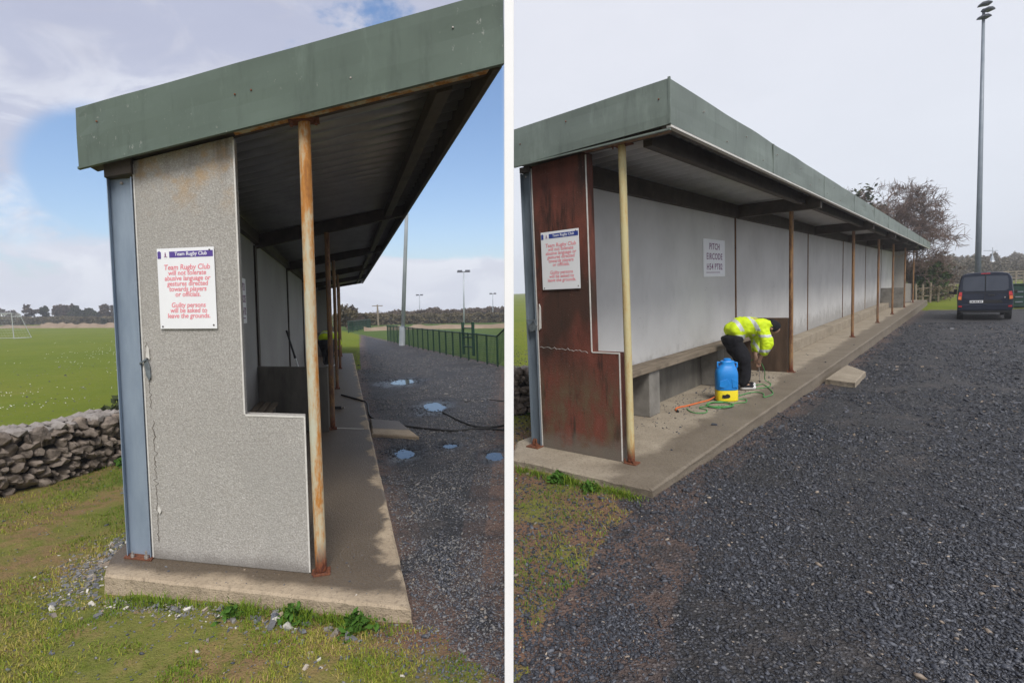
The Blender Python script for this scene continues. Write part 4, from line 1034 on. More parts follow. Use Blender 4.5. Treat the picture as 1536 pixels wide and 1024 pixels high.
# ------------------------------------------------------------------ trees
def tree(name, pos, h, spread, seed, label, lv=4, lean=(0, 0), leaf=None, leaf_n=0, leaf_s=.1, bark='bark', trunk_r=None, kids=(5, 7), group=None, twig='twig', clear=.25, up=.25, cat='tree', asp=.5, kids0=None):
    r = random.Random(seed); tr = MB(); tw = MB(); tips = []
    R0 = trunk_r or h * .03
    def grow(p, d, l, rad, depth):
        n = 4 if depth < 2 else 3; path = [p]; q = p.copy(); dd = d.copy()
        for i in range(n):
            dd = (dd + Vector((r.gauss(0, .16), r.gauss(0, .16), r.gauss(0, .10))) + Vector((lean[0], lean[1], up * .25)) * .16).normalized()
            q = q + dd * (l / n); path.append(q.copy())
        rs = [rad * (1 - .55 * i / n) for i in range(n + 1)]
        (tr if depth < 2 else tw).tube(path, rs, 6 if depth == 0 else (5 if depth == 1 else 3), False)
        if depth >= lv: tips.append((path, l)); return
        for c in range(kids0 if depth == 0 and kids0 else r.randint(*kids)):
            t = r.uniform(clear if depth == 0 else .25, 1.0); i = min(int(t * n), n - 1); f = t * n - i
            pp = path[i].lerp(path[i + 1], f); dr = (path[i + 1] - path[i]).normalized()
            perp = dr.cross(Vector((r.gauss(0, 1), r.gauss(0, 1), r.gauss(0, 1)))).normalized()
            nd = (dr * r.uniform(.5, .9) + perp * r.uniform(.55, 1.0) * spread + Vector((0, 0, up * .5))).normalized()
            grow(pp, nd, l * r.uniform(.45, .72) * (.8 if depth == 0 else 1), max(rad * (1 - .55 * t) * r.uniform(.45, .62), h * .0016), depth + 1)
    grow(Vector((0, 0, -.2)), Vector((lean[0] * .3, lean[1] * .3, 1)).normalized(), h * .58, R0, 0)
    top = max((p.z for path, _ in tips for p in path), default=h); sc = h / top
    for b in (tr, tw): b.v = [(x * sc, y * sc, z * sc) for x, y, z in b.v]
    root = empty(name, Matrix.Translation(pos), label, cat, group)
    tr.build('trunk', M[bark], root)
    if lv >= 2: tw.build('branches', M[twig], root)
    if leaf:
        lb = MB(); pts = []
        for i in range(leaf_n):
            path, l = r.choice(tips); p = path[r.randint(1, len(path) - 1)] * sc
            pts.append((p.x + r.gauss(0, l * .16), p.y + r.gauss(0, l * .16), p.z + r.gauss(0, l * .16)))
        leaf_cloud(lb, pts, leaf_s, r, .5, asp); lb.build('crown', M[leaf], root)
    return root
def pxw(px, py, depth):   # where the sight line through this bearing lies at the given distance: used to survey far things
    c = np.array([(px - 768) / 800, (py - 512) / 800, 1.0]) * depth
    return ROT_W @ c + np.array([0, 0, EYE])
def far_tree(px, ytop, depth, seed, label, leaf, **k):
    p = pxw(px, ytop, depth); g = gz(p[0], p[1]); h = p[2] - g
    return tree(k.pop('name', 'tree'), (p[0], p[1], g), h, k.pop('spread', .8), seed, label, leaf=leaf, **k)
# the bare tree beyond the right shelter, blown over to one side
rt = Vector((.98, .2))
far_tree(1378, 262, 36, 12, 'bare windswept tree with reddish twigs beyond the right shelter', 'twig', lv=5, lean=(.12, -.1), kids=(5, 6), kids0=11, spread=1.15, trunk_r=.24, clear=.10, up=.12, leaf_n=3000, leaf_s=.22, asp=.028)
far_tree(1338, 290, 39, 21, 'second bare tree half hidden by the roof of the right shelter', 'twig', lv=4, kids=(5, 6), kids0=9, spread=1.0, clear=.15, leaf_n=3200, leaf_s=.22, asp=.03)
far_tree(1311, 281, 42, 5, 'dark narrow evergreen showing over the green roof edge', 'leaf_dark', lv=3, kids=(6, 8), spread=.55, leaf_n=5200, leaf_s=.16)
far_tree(1386, 385, 36, 31, 'dark green bush at the foot of the bare windswept tree', 'leaf_green', lv=3, kids=(6, 8), spread=1.0, leaf_n=5200, leaf_s=.12, clear=.05, name='bush', cat='bush')
far_tree(1404, 393, 37.5, 33, 'brown leafless bush beside the dark green bush', 'leaf_brown', lv=4, kids=(5, 6), spread=1.0, leaf_n=1500, leaf_s=.08, clear=.05, name='bush', cat='bush')
far_tree(1424, 398, 41, 34, 'smaller brown bush between the windswept tree and the van', 'leaf_brown', lv=4, kids=(5, 6), spread=1.0, leaf_n=900, leaf_s=.08, clear=.05, name='bush', cat='bush')
# tree belt far across the left field
for i, (px, yt, dp, lf, kd, lb) in enumerate(((40, 457, 120, 'leaf_brown', 0, 'bare brown tree beside the white cottage'), (8, 462, 150, 'leaf_brown', 0, 'small bare tree left of the white cottage'),
        (70, 460, 125, 'leaf_dark', 1, 'dark evergreen at the left end of the far tree belt'), (88, 459, 128, 'leaf_brown', 1, 'brown rounded tree second along the far tree belt'), (102, 457, 132, 'leaf_brown', 1, 'tallest brown tree in the middle of the far tree belt'),
        (116, 459, 128, 'leaf_dark', 1, 'dark tree right of the tallest brown one in the far belt'), (127, 463, 130, 'leaf_dark', 1, 'low dark tree before the gap in the far tree belt'), (124, 476, 105, 'leaf_olive', 1, 'small olive bush in front of the far tree belt'),
        (145, 463, 124, 'leaf_dark', 1, 'dark tree just right of the gap in the far belt'), (156, 457, 126, 'leaf_brown', 1, 'broad brown tree near the blue-grey column'), (168, 461, 130, 'leaf_brown', 1, 'brown tree next to the blue-grey column edge'),
        (55, 476, 118, 'leaf_olive', 1, 'scrubby bush left of the dark evergreen'), (157, 478, 108, 'leaf_dark', 1, 'small dark bush in front of the broad brown tree'))):
    far_tree(px, yt, dp, 60 + i, lb, lf, lv=3, kids=(5, 7), spread=1.0, leaf_n=(2200 if kd == 0 else 7000), leaf_s=(.22 if kd == 0 else .32) * dp / 125, clear=.12, up=.2, group='trees across the left field')
# trees and scrub behind the left lot
far_tree(535, 456, 62, 81, 'bare tree at the far end of the left shelter roof', 'leaf_brown', lv=4, kids=(5, 6), spread=.9, leaf_n=1500, leaf_s=.13, clear=.1)
far_tree(518, 458, 55, 82, 'dark bushy tree behind the far end of the left shelter', 'leaf_olive', lv=3, kids=(6, 7), spread=.95, leaf_n=3500, leaf_s=.16, clear=.1)
far_tree(551, 470, 66, 83, 'olive bush right of the bare tree behind the left lot', 'leaf_olive', lv=3, kids=(6, 7), spread=1.0, leaf_n=2600, leaf_s=.18, clear=.05, name='bush', cat='bush')
far_tree(568, 460, 75, 84, 'thin bare tree behind the small wooden pole', None, lv=4, kids=(5, 6), spread=.8)
def hedge(name, pts, dens, size, seed, mat, jit):
    g_ = np.random.default_rng(seed); X, YT, DP = [], [], []
    for (x0, yt0, d0), (x1, yt1, d1) in zip(pts[:-1], pts[1:]):
        k = int(dens * abs(x1 - x0)); t = g_.uniform(0, 1, k)
        X.append(x0 + (x1 - x0) * t); YT.append(yt0 + (yt1 - yt0) * t); DP.append((d0 + (d1 - d0) * t) * g_.uniform(.96, 1.06, k))
    X, YT, DP = map(np.concatenate, (X, YT, DP)); n = len(X)
    top = (np.stack([(X - 768) / 800, (YT - 512) / 800, np.ones(n)], 1) * DP[:, None]) @ ROT_W.T + np.array([0, 0, EYE])
    gr = ground_z(top[:, 0], top[:, 1])
    hg = (top[:, 2] - gr) * (.56 + jit * vnoise(X, DP, .10, seed) + .35 * vnoise(X, DP * 2, .42, seed + 1) + .18 * vnoise(X, DP * 3, 1.3, seed + 2))
    c = np.stack([top[:, 0], top[:, 1], gr + hg * (1 - g_.uniform(0, 1, n) ** 1.7)], 1)
    a = g_.normal(0, 1, (n, 3)) * [1, 1, .7]; a /= np.linalg.norm(a, axis=1)[:, None]
    b2 = np.cross(a, g_.normal(0, 1, (n, 3))); b2 /= np.linalg.norm(b2, axis=1)[:, None]
    sz = size * g_.uniform(.6, 1.4, n)[:, None]
    V = np.stack([c - a * sz, c + b2 * sz * .45, c + a * sz, c - b2 * sz * .45], 1).reshape(-1, 3)
    return tag(np_mesh(name, V, np.arange(n * 4), np.full(n, 4), M[mat]), kind='stuff')
hedge('scrub_hedge', [(500, 474, 70), (600, 473, 80), (757, 471, 85)], 210, .20, 4, 'leaf_olive', .35)
hedge('scrub_hedge', [(560, 471, 88), (757, 464, 100)], 150, .24, 5, 'leaf_brown', .5)
hedge('far_hedge', [(1395, 391, 95), (1536, 386, 115), (1700, 378, 130)], 260, .22, 6, 'leaf_hazed', .35)
hedge('far_hedge', [(1400, 394, 75), (1536, 393, 85), (1700, 384, 90)], 150, .17, 7, 'leaf_hazed', .4)
hedge('far_hedge', [(-60, 478, 112), (60, 476, 117), (182, 477, 112)], 130, .20, 8, 'leaf_olive', .3)
hedge('bramble', [(1376, 432, 34.5), (1428, 434, 36)], 22, .07, 9, 'leaf_olive', .5)
# bare earth banks beyond the left field and lot
def bank(pts, depth0, h, seed, label=None):
    b = MB(); P = []; n = len(pts); K = 14
    for i in range(K * (n - 1) + 1):
        t = i / K; j = min(int(t), n - 2); f = t - j
        px = pts[j][0] + (pts[j + 1][0] - pts[j][0]) * f; dp = pts[j][1] + (pts[j + 1][1] - pts[j][1]) * f
        for q, (dd, hh) in enumerate(((-1.6, -.3), (-.6, .55), (.2, 1), (1.2, .8), (2.5, -.3))):
            p = pxw(px, 480, dp + dd); k = .75 + .6 * mnoise.noise(Vector((i * .45, q * .6, seed)))
            P.append((p[0], p[1], gz(p[0], p[1]) + hh * h * k))
    m = K * (n - 1) + 1
    b.add(P, [(i * 5 + q, i * 5 + q + 1, i * 5 + q + 6, i * 5 + q + 5) for i in range(m - 1) for q in range(4)])
    return tag(b.build('earth_bank', M['earth'], smooth=True), kind='structure')
bank([(60, 82), (120, 80), (185, 78)], 0, .85, 1)
bank([(-60, 84), (40, 83), (70, 82)], 0, .5, 3)
bank([(545, 52), (620, 56), (757, 56)], 0, .45, 2)

# ------------------------------------------------------------------ fences, masts, goal, bin
def mesh_fence(name, A, B, n, h, label, mat, gate=None, wires=9, pr=.03):
    z0 = gz(A[0], A[1]); root = empty(name, Matrix.Translation((A[0], A[1], z0)), label, 'fence')
    A2, B2 = Vector(A), Vector(B)
    P = [A2.lerp(B2, i / n) for i in range(n + 1)]
    Q = [Vector((p.x - A[0], p.y - A[1], gz(p.x, p.y) - z0)) for p in P]
    for q in Q:
        b = MB(); b.tube([(q.x, q.y, -.1 + q.z), (q.x, q.y, q.z + h + .03)], pr, 6); b.build('post', mat, root)
    b = MB()
    for a, c in zip(Q[:-1], Q[1:]):
        b.tube([a + Vector((0, 0, h)), c + Vector((0, 0, h))], pr * .85, 5)
    b.build('top_rail', mat, root)
    b = MB()
    for a, c in zip(Q[:-1], Q[1:]):
        for k in range(wires):
            z = .06 + (h - .1) * k / (wires - 1); b.tube([a + Vector((0, 0, z)), c + Vector((0, 0, z))], .008, 3, False)
        L = (c - a).length; m = int(L / .11)
        for k in range(1, m):
            p = a.lerp(c, k / m); b.tube([p + Vector((0, 0, .05)), p + Vector((0, 0, h))], .008, 3, False)
    b.build('mesh_panel', mat, root)
    if gate is not None:
        for g in gate:
            q = Q[0].lerp(Q[-1], g); b = MB(); b.tube([(q.x, q.y, q.z - .1), (q.x, q.y, q.z + h + .12)], pr * 1.9, 8); b.build('gate_post', mat, root)
        q0, q1 = Q[0].lerp(Q[-1], gate[0]), Q[0].lerp(Q[-1], gate[1])
        b = MB()
        for z in (.2, .55, h - .1): b.tube([q0 + Vector((0, 0, z)), q1 + Vector((0, 0, z))], pr * .8, 6)
        b.build('gate_bar', mat, root)
    return root
mesh_fence('pitch_fence', (FENCE_A.x + .15, FENCE_A.y - .4), (FENCE_B.x, FENCE_B.y), 20, .98, 'dark green mesh fence with gate along the gravel beside the left pitch', M['green_mesh'], (.17, .23), 14)
p1, p2 = pxw(523, 505, 47), pxw(556, 496, 62)
mesh_fence('track_fence', (p1[0], p1[1]), (p2[0], p2[1]), 6, 1.0, 'short green fence far behind the left shelter beside a grassy verge', M['green_mesh'], None, 5, .04)
def timber_fence():
    pts = [pxw(x, 450, d) for x, d in ((1374, 33.5), (1384, 33.8), (1395, 34.2), (1407, 35), (1418, 37), (1430, 39), (1443, 41))]
    z0 = gz(pts[0][0], pts[0][1]); root = empty('timber_fence', Matrix.Translation((pts[0][0], pts[0][1], z0)), 'rough timber post fence before the bushes beyond the right shelter', 'fence')
    Q = [Vector((p[0] - pts[0][0], p[1] - pts[0][1], gz(p[0], p[1]) - z0)) for p in pts]
    for i, q in enumerate(Q):
        b = MB(); b.tube([(q.x, q.y, q.z - .1), (q.x + rnd.uniform(-.05, .05), q.y, q.z + rnd.uniform(1.05, 1.3))], .06, 7); b.build('post', M['fence_wood'], root)
    for z in (.45, .95):
        b = MB()
        for a, c in zip(Q[:-1], Q[1:]): b.tube([a + Vector((0, 0, z)), c + Vector((0, 0, z))], .022, 4)
        b.build('rail', M['fence_wood'], root)
timber_fence()
def pallet_fence():
    pts = [pxw(x, 410, 60) for x in (1500, 1512, 1524, 1536, 1548)]
    z0 = gz(pts[0][0], pts[0][1]); root = empty('timber_fence', Matrix.Translation((pts[0][0], pts[0][1], z0)), 'pale horizontal rail fence far behind the green bin', 'fence')
    Q = [Vector((p[0] - pts[0][0], p[1] - pts[0][1], gz(p[0], p[1]) - z0)) for p in pts]
    for q in Q:
        b = MB(); b.tube([(q.x, q.y, q.z - .1), (q.x, q.y, q.z + 1.6)], .07, 6); b.build('post', M['fence_wood'], root)
    for z in (.4, .8, 1.2, 1.5):
        b = MB()
        for a, c in zip(Q[:-1], Q[1:]): b.tube([a + Vector((0, 0, z)), c + Vector((0, 0, z))], .05, 4)
        b.build('rail', M['fence_wood'], root)
pallet_fence()
def mast(pos, h, r0, r1, lean, label, mat, head, group=None, hs=1.0):
    T = Matrix.Translation(pos); root = empty('light_mast', T, label, 'light mast', group)
    top = Vector((lean[0] * h, lean[1] * h, h))
    b = MB(); b.tube([(0, 0, -.2), top * .5, top], [r0, (r0 + r1) / 2, r1], 12); b.build('pole', M[mat], root, smooth=True)
    if r0 > .1:
        b = MB(); b.tube([(0, 0, -.1), Vector((lean[0] * 1.0, lean[1] * 1.0, 1.0))], r0 * 1.5, 12); b.build('base_sleeve', M[mat], root)
    if head == 'T':
        b = MB(); b.tube([top + Vector((-.75 * hs, 0, 0)), top + Vector((.75 * hs, 0, 0))], .06 * hs, 6); b.build('crossarm', M['lamp'], root)
        for s in (-1, 1):
            b = MB(); c = top + Vector((s * .45 * hs, -.05, .08 * hs)); b.hexa([(c.x - .3 * hs, c.y - .25 * hs, c.z - .14 * hs), (c.x + .3 * hs, c.y - .25 * hs, c.z - .14 * hs), (c.x + .3 * hs, c.y + .25 * hs, c.z - .02 * hs), (c.x - .3 * hs, c.y + .25 * hs, c.z - .02 * hs),
                              (c.x - .26 * hs, c.y - .2 * hs, c.z + .06 * hs), (c.x + .26 * hs, c.y - .2 * hs, c.z + .06 * hs), (c.x + .26 * hs, c.y + .2 * hs, c.z + .16 * hs), (c.x - .26 * hs, c.y + .2 * hs, c.z + .16 * hs)])
            b.build('floodlight', M['lamp'], root)
    elif head == 'stack':
        for k, (dx, dz, ang) in enumerate(((-.07, -.46, .0), (.12, -.10, .25), (-.05, .18, -.2))):
            c = top + Vector((dx, -.1, dz)); ca, sa = math.cos(ang), math.sin(ang)
            fl = MB(lambda x, y, z, c=c, ca=ca, sa=sa: (c.x + ca * x - sa * y, c.y + sa * x + ca * y, c.z + z))
            fl.prism([(-.26, -.06), (.28, -.02), (.23, .06), (.06, .11), (-.19, .07)], 1, -.2, .18); fo = fl.build('floodlight', M['lamp'], root, .03)
            b = MB(); b.tube([top + Vector((0, 0, dz)), c], .05, 6); b.build('bracket', M['mast_dark'], root)
    return root
q = Lw(27.11, 4.23, -.09)
mast((q.x, q.y, gz(q.x, q.y)), 13.5, .115, .07, (.080, 0), 'tall pale grey light mast standing on the gravel beside the green pitch fence', 'mast', 'T')
for px, yt, dp, lb, hs in ((693, 408, 62, 'floodlight mast with dark twin lamps beyond the left pitch, nearest of the thin masts', 1.0), (628, 443, 92, 'thin floodlight mast left of the dark-headed mast', .8), (738, 441, 92, 'thin floodlight mast close to the white dividing strip', .8)):
    p = pxw(px, yt, dp); g = gz(p[0], p[1]); mast((p[0], p[1], g), p[2] - g, .10 if dp < 80 else .09, .07, (.03, 0), lb, 'mast', 'T', 'floodlight masts beyond the left pitch', hs)
p = pxw(566, 457, 70); g = gz(p[0], p[1])
up = empty('utility_pole', Matrix.Translation((p[0], p[1], g)), 'short wooden utility pole with crossarm in front of the thin bare tree', 'pole'); hh = p[2] - g
b = MB(); b.tube([(0, 0, -.2), (0, 0, hh)], [.13, .09], 8); b.build('pole', M['fence_wood'], up); b = MB(); b.tube([(-.7, 0, hh - .15), (.7, 0, hh - .15)], .06, 6); b.build('crossarm', M['fence_wood'], up)
p = pxw(1466, 452, 27.5); g = gz(p[0], p[1]); t = pxw(1475.5, 14, 27.5)
mast((p[0], p[1], g), t[2] - g, .145, .065, ((t[0] - p[0]) / (t[2] - g) , (t[1] - p[1]) / (t[2] - g)), 'very tall dark grey floodlight mast rising behind the van', 'mast_dark', 'stack')
p = pxw(1489, 371, 90); g = gz(p[0], p[1]); hh = p[2] - g
pm = empty('signal_mast', Matrix.Translation((p[0], p[1], g)), 'thin distant mast with a crossarm on the misty skyline right of the tall mast', 'mast')
b = MB(); b.tube([(0, 0, 0), (0, 0, hh)], [.12, .05], 6); b.build('pole', M['mast'], pm); b = MB(); b.tube([(-1.5, 0, hh - .5), (.9, 0, hh - .55)], .06, 5); b.build('crossarm', M['mast'], pm)
b = MB(); b.lathe([(.75, hh * .42), (.75, hh * .48), (.3, hh * .6), (.12, hh * .75)], 8); b.build('drum', M['mast'], pm)
# goal on the left field
p = pxw(21, 509, 43); g = gz(p[0], p[1])
go = empty('goal', Matrix.Translation((p[0], p[1], g)), 'white football goal frame at the left edge of the field', 'goal')
G0, Gh, Gw = Vector((0, 0, 0)), 2.05, 3.6
b = MB()
for s in (0, -Gw): b.tube([(s, 0, 0), (s, 0, Gh)], .03, 8)
b.tube([(0, 0, Gh), (-Gw, 0, Gh)], .04, 8); b.build('goal_frame', M['goalpaint'], go)
b = MB()
for s in (0, -Gw): b.tube([(s, 0, Gh), (s + .12, .55, Gh - .05), (s + .42, 1.1, .03)], .025, 6); b.tube([(s, 0, .03), (s + .42, 1.1, .03)], .025, 6)
b.tube([(.42, 1.1, .03), (-Gw + .42, 1.1, .03)], .025, 6); b.build('back_stay', M['goalpaint'], go)
b = MB()
for k in range(15):
    t = k / 14; x = -Gw * t; b.tube([(x, 0, Gh), (x + .12, .55, Gh - .05), (x + .42, 1.1, .03)], .004, 3, False)
for k in range(9):
    t = k / 9; b.tube([(.42 * t, 1.1 * t, Gh * (1 - t)), (.42 * t - Gw, 1.1 * t, Gh * (1 - t))], .006, 3, False)
b.build('net', M['goalpaint'], go)
# cottage far across the field
p = pxw(11, 478, 160); g = gz(p[0], p[1]); ct = empty('cottage', Matrix.Translation((p[0], p[1], g)), 'tiny white gabled cottage far across the left field', 'house')
zt = pxw(11, 468, 160)[2] - g
b = MB(); b.prism([(-1.5, 0), (1.5, 0), (1.5, zt * .7), (0, zt * .98), (-1.5, zt * .7)], 1, -2, 2.5); b.build('wall', M['white'], ct)
b = MB()
for s in (-1, 1): b.hexa([(0, -2.2, zt), (s * 1.8, -2.2, zt * .66), (s * 1.8, 2.7, zt * .66), (0, 2.7, zt), (0, -2.2, zt + .18), (s * 1.8, -2.2, zt * .66 + .18), (s * 1.8, 2.7, zt * .66 + .18), (0, 2.7, zt + .18)])
b.build('roof', M['conc'], ct)
b = MB(); b.box((-.35, -2.05, zt * .25), (.35, -2.0, zt * .5)); b.build('window', M['glass'], ct)
# green bin at the right edge
p = pxw(1538, 450, 26.5); g = gz(p[0], p[1]); wb = empty('waste_container', Matrix.Translation((p[0], p[1], g)) @ Matrix.Rotation(-.70, 4, 'Z'), 'dark green ribbed container at the right edge, beside the van', 'container')
b = MB(); b.box((-.5, -.5, .05), (.9, .6, 1.12)); b.build('body', M['green_mesh'], wb, .03)
for k in range(3):
    b = MB(); b.box((-.4, -.53, .25 + .25 * k), (-.12, -.502, .31 + .25 * k)); b.build('rib', M['mast_dark'], wb, .008)
b = MB(); b.box((-.54, -.54, 1.122), (.94, .64, 1.19)); b.build('lid', M['green_mesh'], wb, .02)
b = MB(); b.box((-.45, -.45, 0), (.85, .55, .049)); b.build('skid', M['trim'], wb)

# ------------------------------------------------------------------ van
def make_van(pos, yaw, label, s):
    root = empty('van', Matrix.Translation(pos) @ Matrix.Rotation(yaw, 4, 'Z') @ Matrix.Diagonal((s[0], s[1], s[2], 1)), label, 'van')
    prof = [(.88, .36), (.95, .44), (.985, .62), (1.0, .95), (.985, 1.15), (.925, 1.62), (.885, 1.78), (.80, 1.90), (.60, 1.955), (.3, 1.975), (0, 1.98)]
    secs = [(0, .955, 1.945), (.035, .985, 1.97), (.12, 1, 1.98), (1.6, 1, 2.0), (3.0, 1, 1.99), (3.35, .985, 1.93), (4.05, .96, 1.28), (4.6, .93, 1.12), (4.92, .86, .98), (5.0, .78, .86)]
    def lean(z): return .13 * max(0, (z - 1.0) / .95)
    pts = []; m = len(prof) * 2 - 1
    for k, (y, sx_, zt) in enumerate(secs):
        ring = []
        for x, z in prof:
            zz = z if z <= .95 else .95 + (z - .95) * (zt - .95) / 1.03
            if zt < .95: zz = min(zz, zt)
            ring.append((x * sx_, zz))
        full = ring + [(-x, z) for x, z in ring[-2::-1]]
        for x, z in full: pts.append((x, y + (lean(z) if k < 3 else 0), z))
    b = MB(); n = len(secs)
    b.add(pts, [(i * m + j, i * m + j + 1, (i + 1) * m + j + 1, (i + 1) * m + j) for i in range(n - 1) for j in range(m - 1)] + [(i * m, (i + 1) * m, (i + 1) * m + m - 1, i * m + m - 1) for i in range(n - 1)] + [tuple(range(m))[::-1], tuple(range((n - 1) * m, n * m))])
    body = b.build('body', M['vanpaint'], root, smooth=True); body.modifiers.new('edge', 'EDGE_SPLIT').split_angle = .6
    def rear(name, poly, d0, d1, mat, parent=root, bev=.004):
        bb = MB(lambda x, y, z: (x, y + lean(z), z)); bb.prism(poly, 1, -d1, -d0); return bb.build(name, mat, parent, bev)
    for s_ in (-1, 1):
        dr = rear('rear_door', [(s_ * .012, .64), (s_ * .86, .64), (s_ * .885, 1.0), (s_ * .845, 1.70), (s_ * .80, 1.85), (s_ * .012, 1.88)], -.02, .012, M['vanpaint'])
        rear('window', [(s_ * .02, 1.20), (s_ * .70, 1.20), (s_ * .80, 1.28), (s_ * .79, 1.66), (s_ * .75, 1.79), (s_ * .02, 1.82)], .0125, .018, M['glass'], dr)
        lt = rear('tail_lamp', [(s_ * .80, 1.17), (s_ * .915, 1.19), (s_ * .955, 1.0), (s_ * .965, .84), (s_ * .83, .80), (s_ * .81, 1.0)], .005, .032, M['trim'])
        rear('red_lens', [(s_ * .815, 1.165), (s_ * .91, 1.175), (s_ * .945, 1.02), (s_ * .815, 1.01)], .0325, .038, M['redlamp'], lt, .002)
        rear('amber_lens', [(s_ * .83, .995), (s_ * .945, 1.0), (s_ * .955, .87), (s_ * .84, .85)], .0325, .038, M['amber'], lt, .002)
        rear('reflector', [(s_ * .80, .545), (s_ * .93, .55), (s_ * .93, .605), (s_ * .81, .60)], .085, .09, M['redlamp'], root, .002)
        bb = MB(); bb.box((s_ * .99, 3.45, 1.12), (s_ * 1.13, 3.53, 1.30)); bb.hexa([(s_ * 1.0, 3.46, 1.04), (s_ * 1.34, 3.46, 1.08), (s_ * 1.34, 3.52, 1.08), (s_ * 1.0, 3.52, 1.04), (s_ * 1.0, 3.46, 1.14), (s_ * 1.34, 3.46, 1.22), (s_ * 1.34, 3.52, 1.22), (s_ * 1.0, 3.52, 1.08)])
        bb.build('mirror', M['trim'], root, .02)
        bb = MB(lambda x, y, z, s_=s_: (s_ * (1.0 - .13 * max(0, z - 1.15) + .004 - (0.05 * max(0, y - 3.2))), y, z)); bb.box((-.02, .45, 1.22), (0, 3.3, 1.70)); bb.build('side_window', M['glass'], root, .004)
        for y in (.95, 4.0):
            w = MB(); r_ = .345
            prf = [(r_ * .55, -.12), (r_ * .95, -.12), (r_, -.09), (r_, .09), (r_ * .95, .12), (r_ * .55, .12)]
            for_pts = []; N = 24
            for rr, xx in prf:
                for k in range(N):
                    a = 2 * PI * k / N; for_pts.append((s_ * .86 + xx, y + rr * math.cos(a), r_ + rr * math.sin(a)))
            w.add(for_pts, [(i * N + k, i * N + (k + 1) % N, (i + 1) * N + (k + 1) % N, (i + 1) * N + k) for i in range(5) for k in range(N)])
            wh = MB(); wh.tube([(s_ * .80, y, r_), (s_ * .965, y, r_)], r_ * .56, 20)
            wo = w.build('wheel', M['black'], root, smooth=True); wh.build('rim', M['mast_dark'], wo)
    bb = MB(); bb.prism([(-.93, .40), (.93, .40), (.97, .50), (.965, .66), (-.965, .66), (-.97, .50)], 1, -.085, .05); bb.build('bumper', M['vanpaint'], root, .03)
    bb = MB(); bb.prism([(-.86, .30), (.86, .30), (.9, .415), (-.9, .415)], 1, -.06, .3); bb.build('lower_valance', M['trim'], root, .02)
    rear('plate_recess', [(-.62, .70), (.64, .70), (.55, .83), (-.52, .83)], .0125, .016, M['trim'])
    pl = rear('number_plate', [(-.53, .715), (-.06, .715), (-.06, .815), (-.53, .815)], .0165, .024, M['white'])
    x = -.50
    for wd in (.03, .045, .02, .045, .045, .0, .045, .045):
        if wd: rear('plate_mark', [(x, .74), (x + wd, .74), (x + wd, .795), (x, .795)], .0245, .026, M['trim'], pl, 0)
        x += wd + .017
    rear('door_handle', [(.10, 1.01), (.36, 1.01), (.33, 1.055), (.13, 1.055)], .0125, .035, M['trim'])
    rear('crease', [(-.86, 1.125), (.86, 1.125), (.86, 1.14), (-.86, 1.14)], .0125, .020, M['trim'])
    rear('wiper', [(-.02, 1.885), (.02, 1.885), (.02, 1.5), (.0, 1.48)], .0182, .03, M['trim'])
    rear('door_seam', [(-.011, .64), (.011, .64), (.011, 1.87), (-.011, 1.87)], .002, .0135, M['trim'])
    rear('badge', [(.66, .90), (.70, .90), (.71, .95), (.67, .96)], .0125, .018, M['bolt'])
    rear('high_brake_lamp', [(-.16, 1.90), (.16, 1.90), (.16, 1.93), (-.16, 1.93)], -.02, .02, M['redlamp'])
    return root
vp = pxw(1476, 470, 1); vd = Vector((vp[0], vp[1])); vd.normalize()
def on_ray_ground(px, py):   # survey: the ground point seen at a bearing
    lo, hi = 1.5, 80.0
    for _ in range(50):
        m = (lo + hi) / 2; q = pxw(px, py, m)
        if q[2] > gz(q[0], q[1]): lo = m
        else: hi = m
    q = pxw(px, py, lo); return Vector((q[0], q[1], gz(q[0], q[1])))
vl = on_ray_ground(1476, 480)
make_van((vl.x, vl.y, vl.z), -math.atan2(vl.x, vl.y) + .03, 'dark blue van parked on the gravel, seen from behind', (.83, .9, .935))

# ------------------------------------------------------------------ people
def skin(name, nodes, edges, mat, parent, sub=2, root=0, fold=0):
    me = bpy.data.meshes.new(name + '_cage'); me.from_pydata([n[:3] for n in nodes], edges, [])
    o = bpy.data.objects.new(name, me); COL.objects.link(o)
    sk = o.modifiers.new('skin', 'SKIN'); sk.use_smooth_shade = True
    sb = o.modifiers.new('sub', 'SUBSURF'); sb.levels = sub; sb.render_levels = sub
    if not me.skin_vertices: me.skin_vertices.new()
    for i, n in enumerate(nodes):
        v = me.skin_vertices[0].data[i]; r = n[3]; v.radius = r if isinstance(r, tuple) else (r, r); v.use_root = (i == root)
    bpy.context.view_layer.update()
    dg = bpy.context.evaluated_depsgraph_get()
    new = bpy.data.meshes.new_from_object(o.evaluated_get(dg)); new.name = name
    o.modifiers.clear(); o.data = new; bpy.data.meshes.remove(me)
    new.materials.clear()
    for m in (mat if isinstance(mat, list) else [mat]): new.materials.append(m)
    new.polygons.foreach_set('use_smooth', [True] * len(new.polygons))
    if fold:
        vs = [v.co.copy() for v in new.vertices]; nn = [v.normal.copy() for v in new.vertices]
        for v, c, n_ in zip(new.vertices, vs, nn):
            d = mnoise.noise(Vector((c.x * 9, c.y * 9, c.z * 5))) + .6 * abs(mnoise.noise(c * 17)); v.co = c + n_ * d * fold
    o.parent = parent
    return o
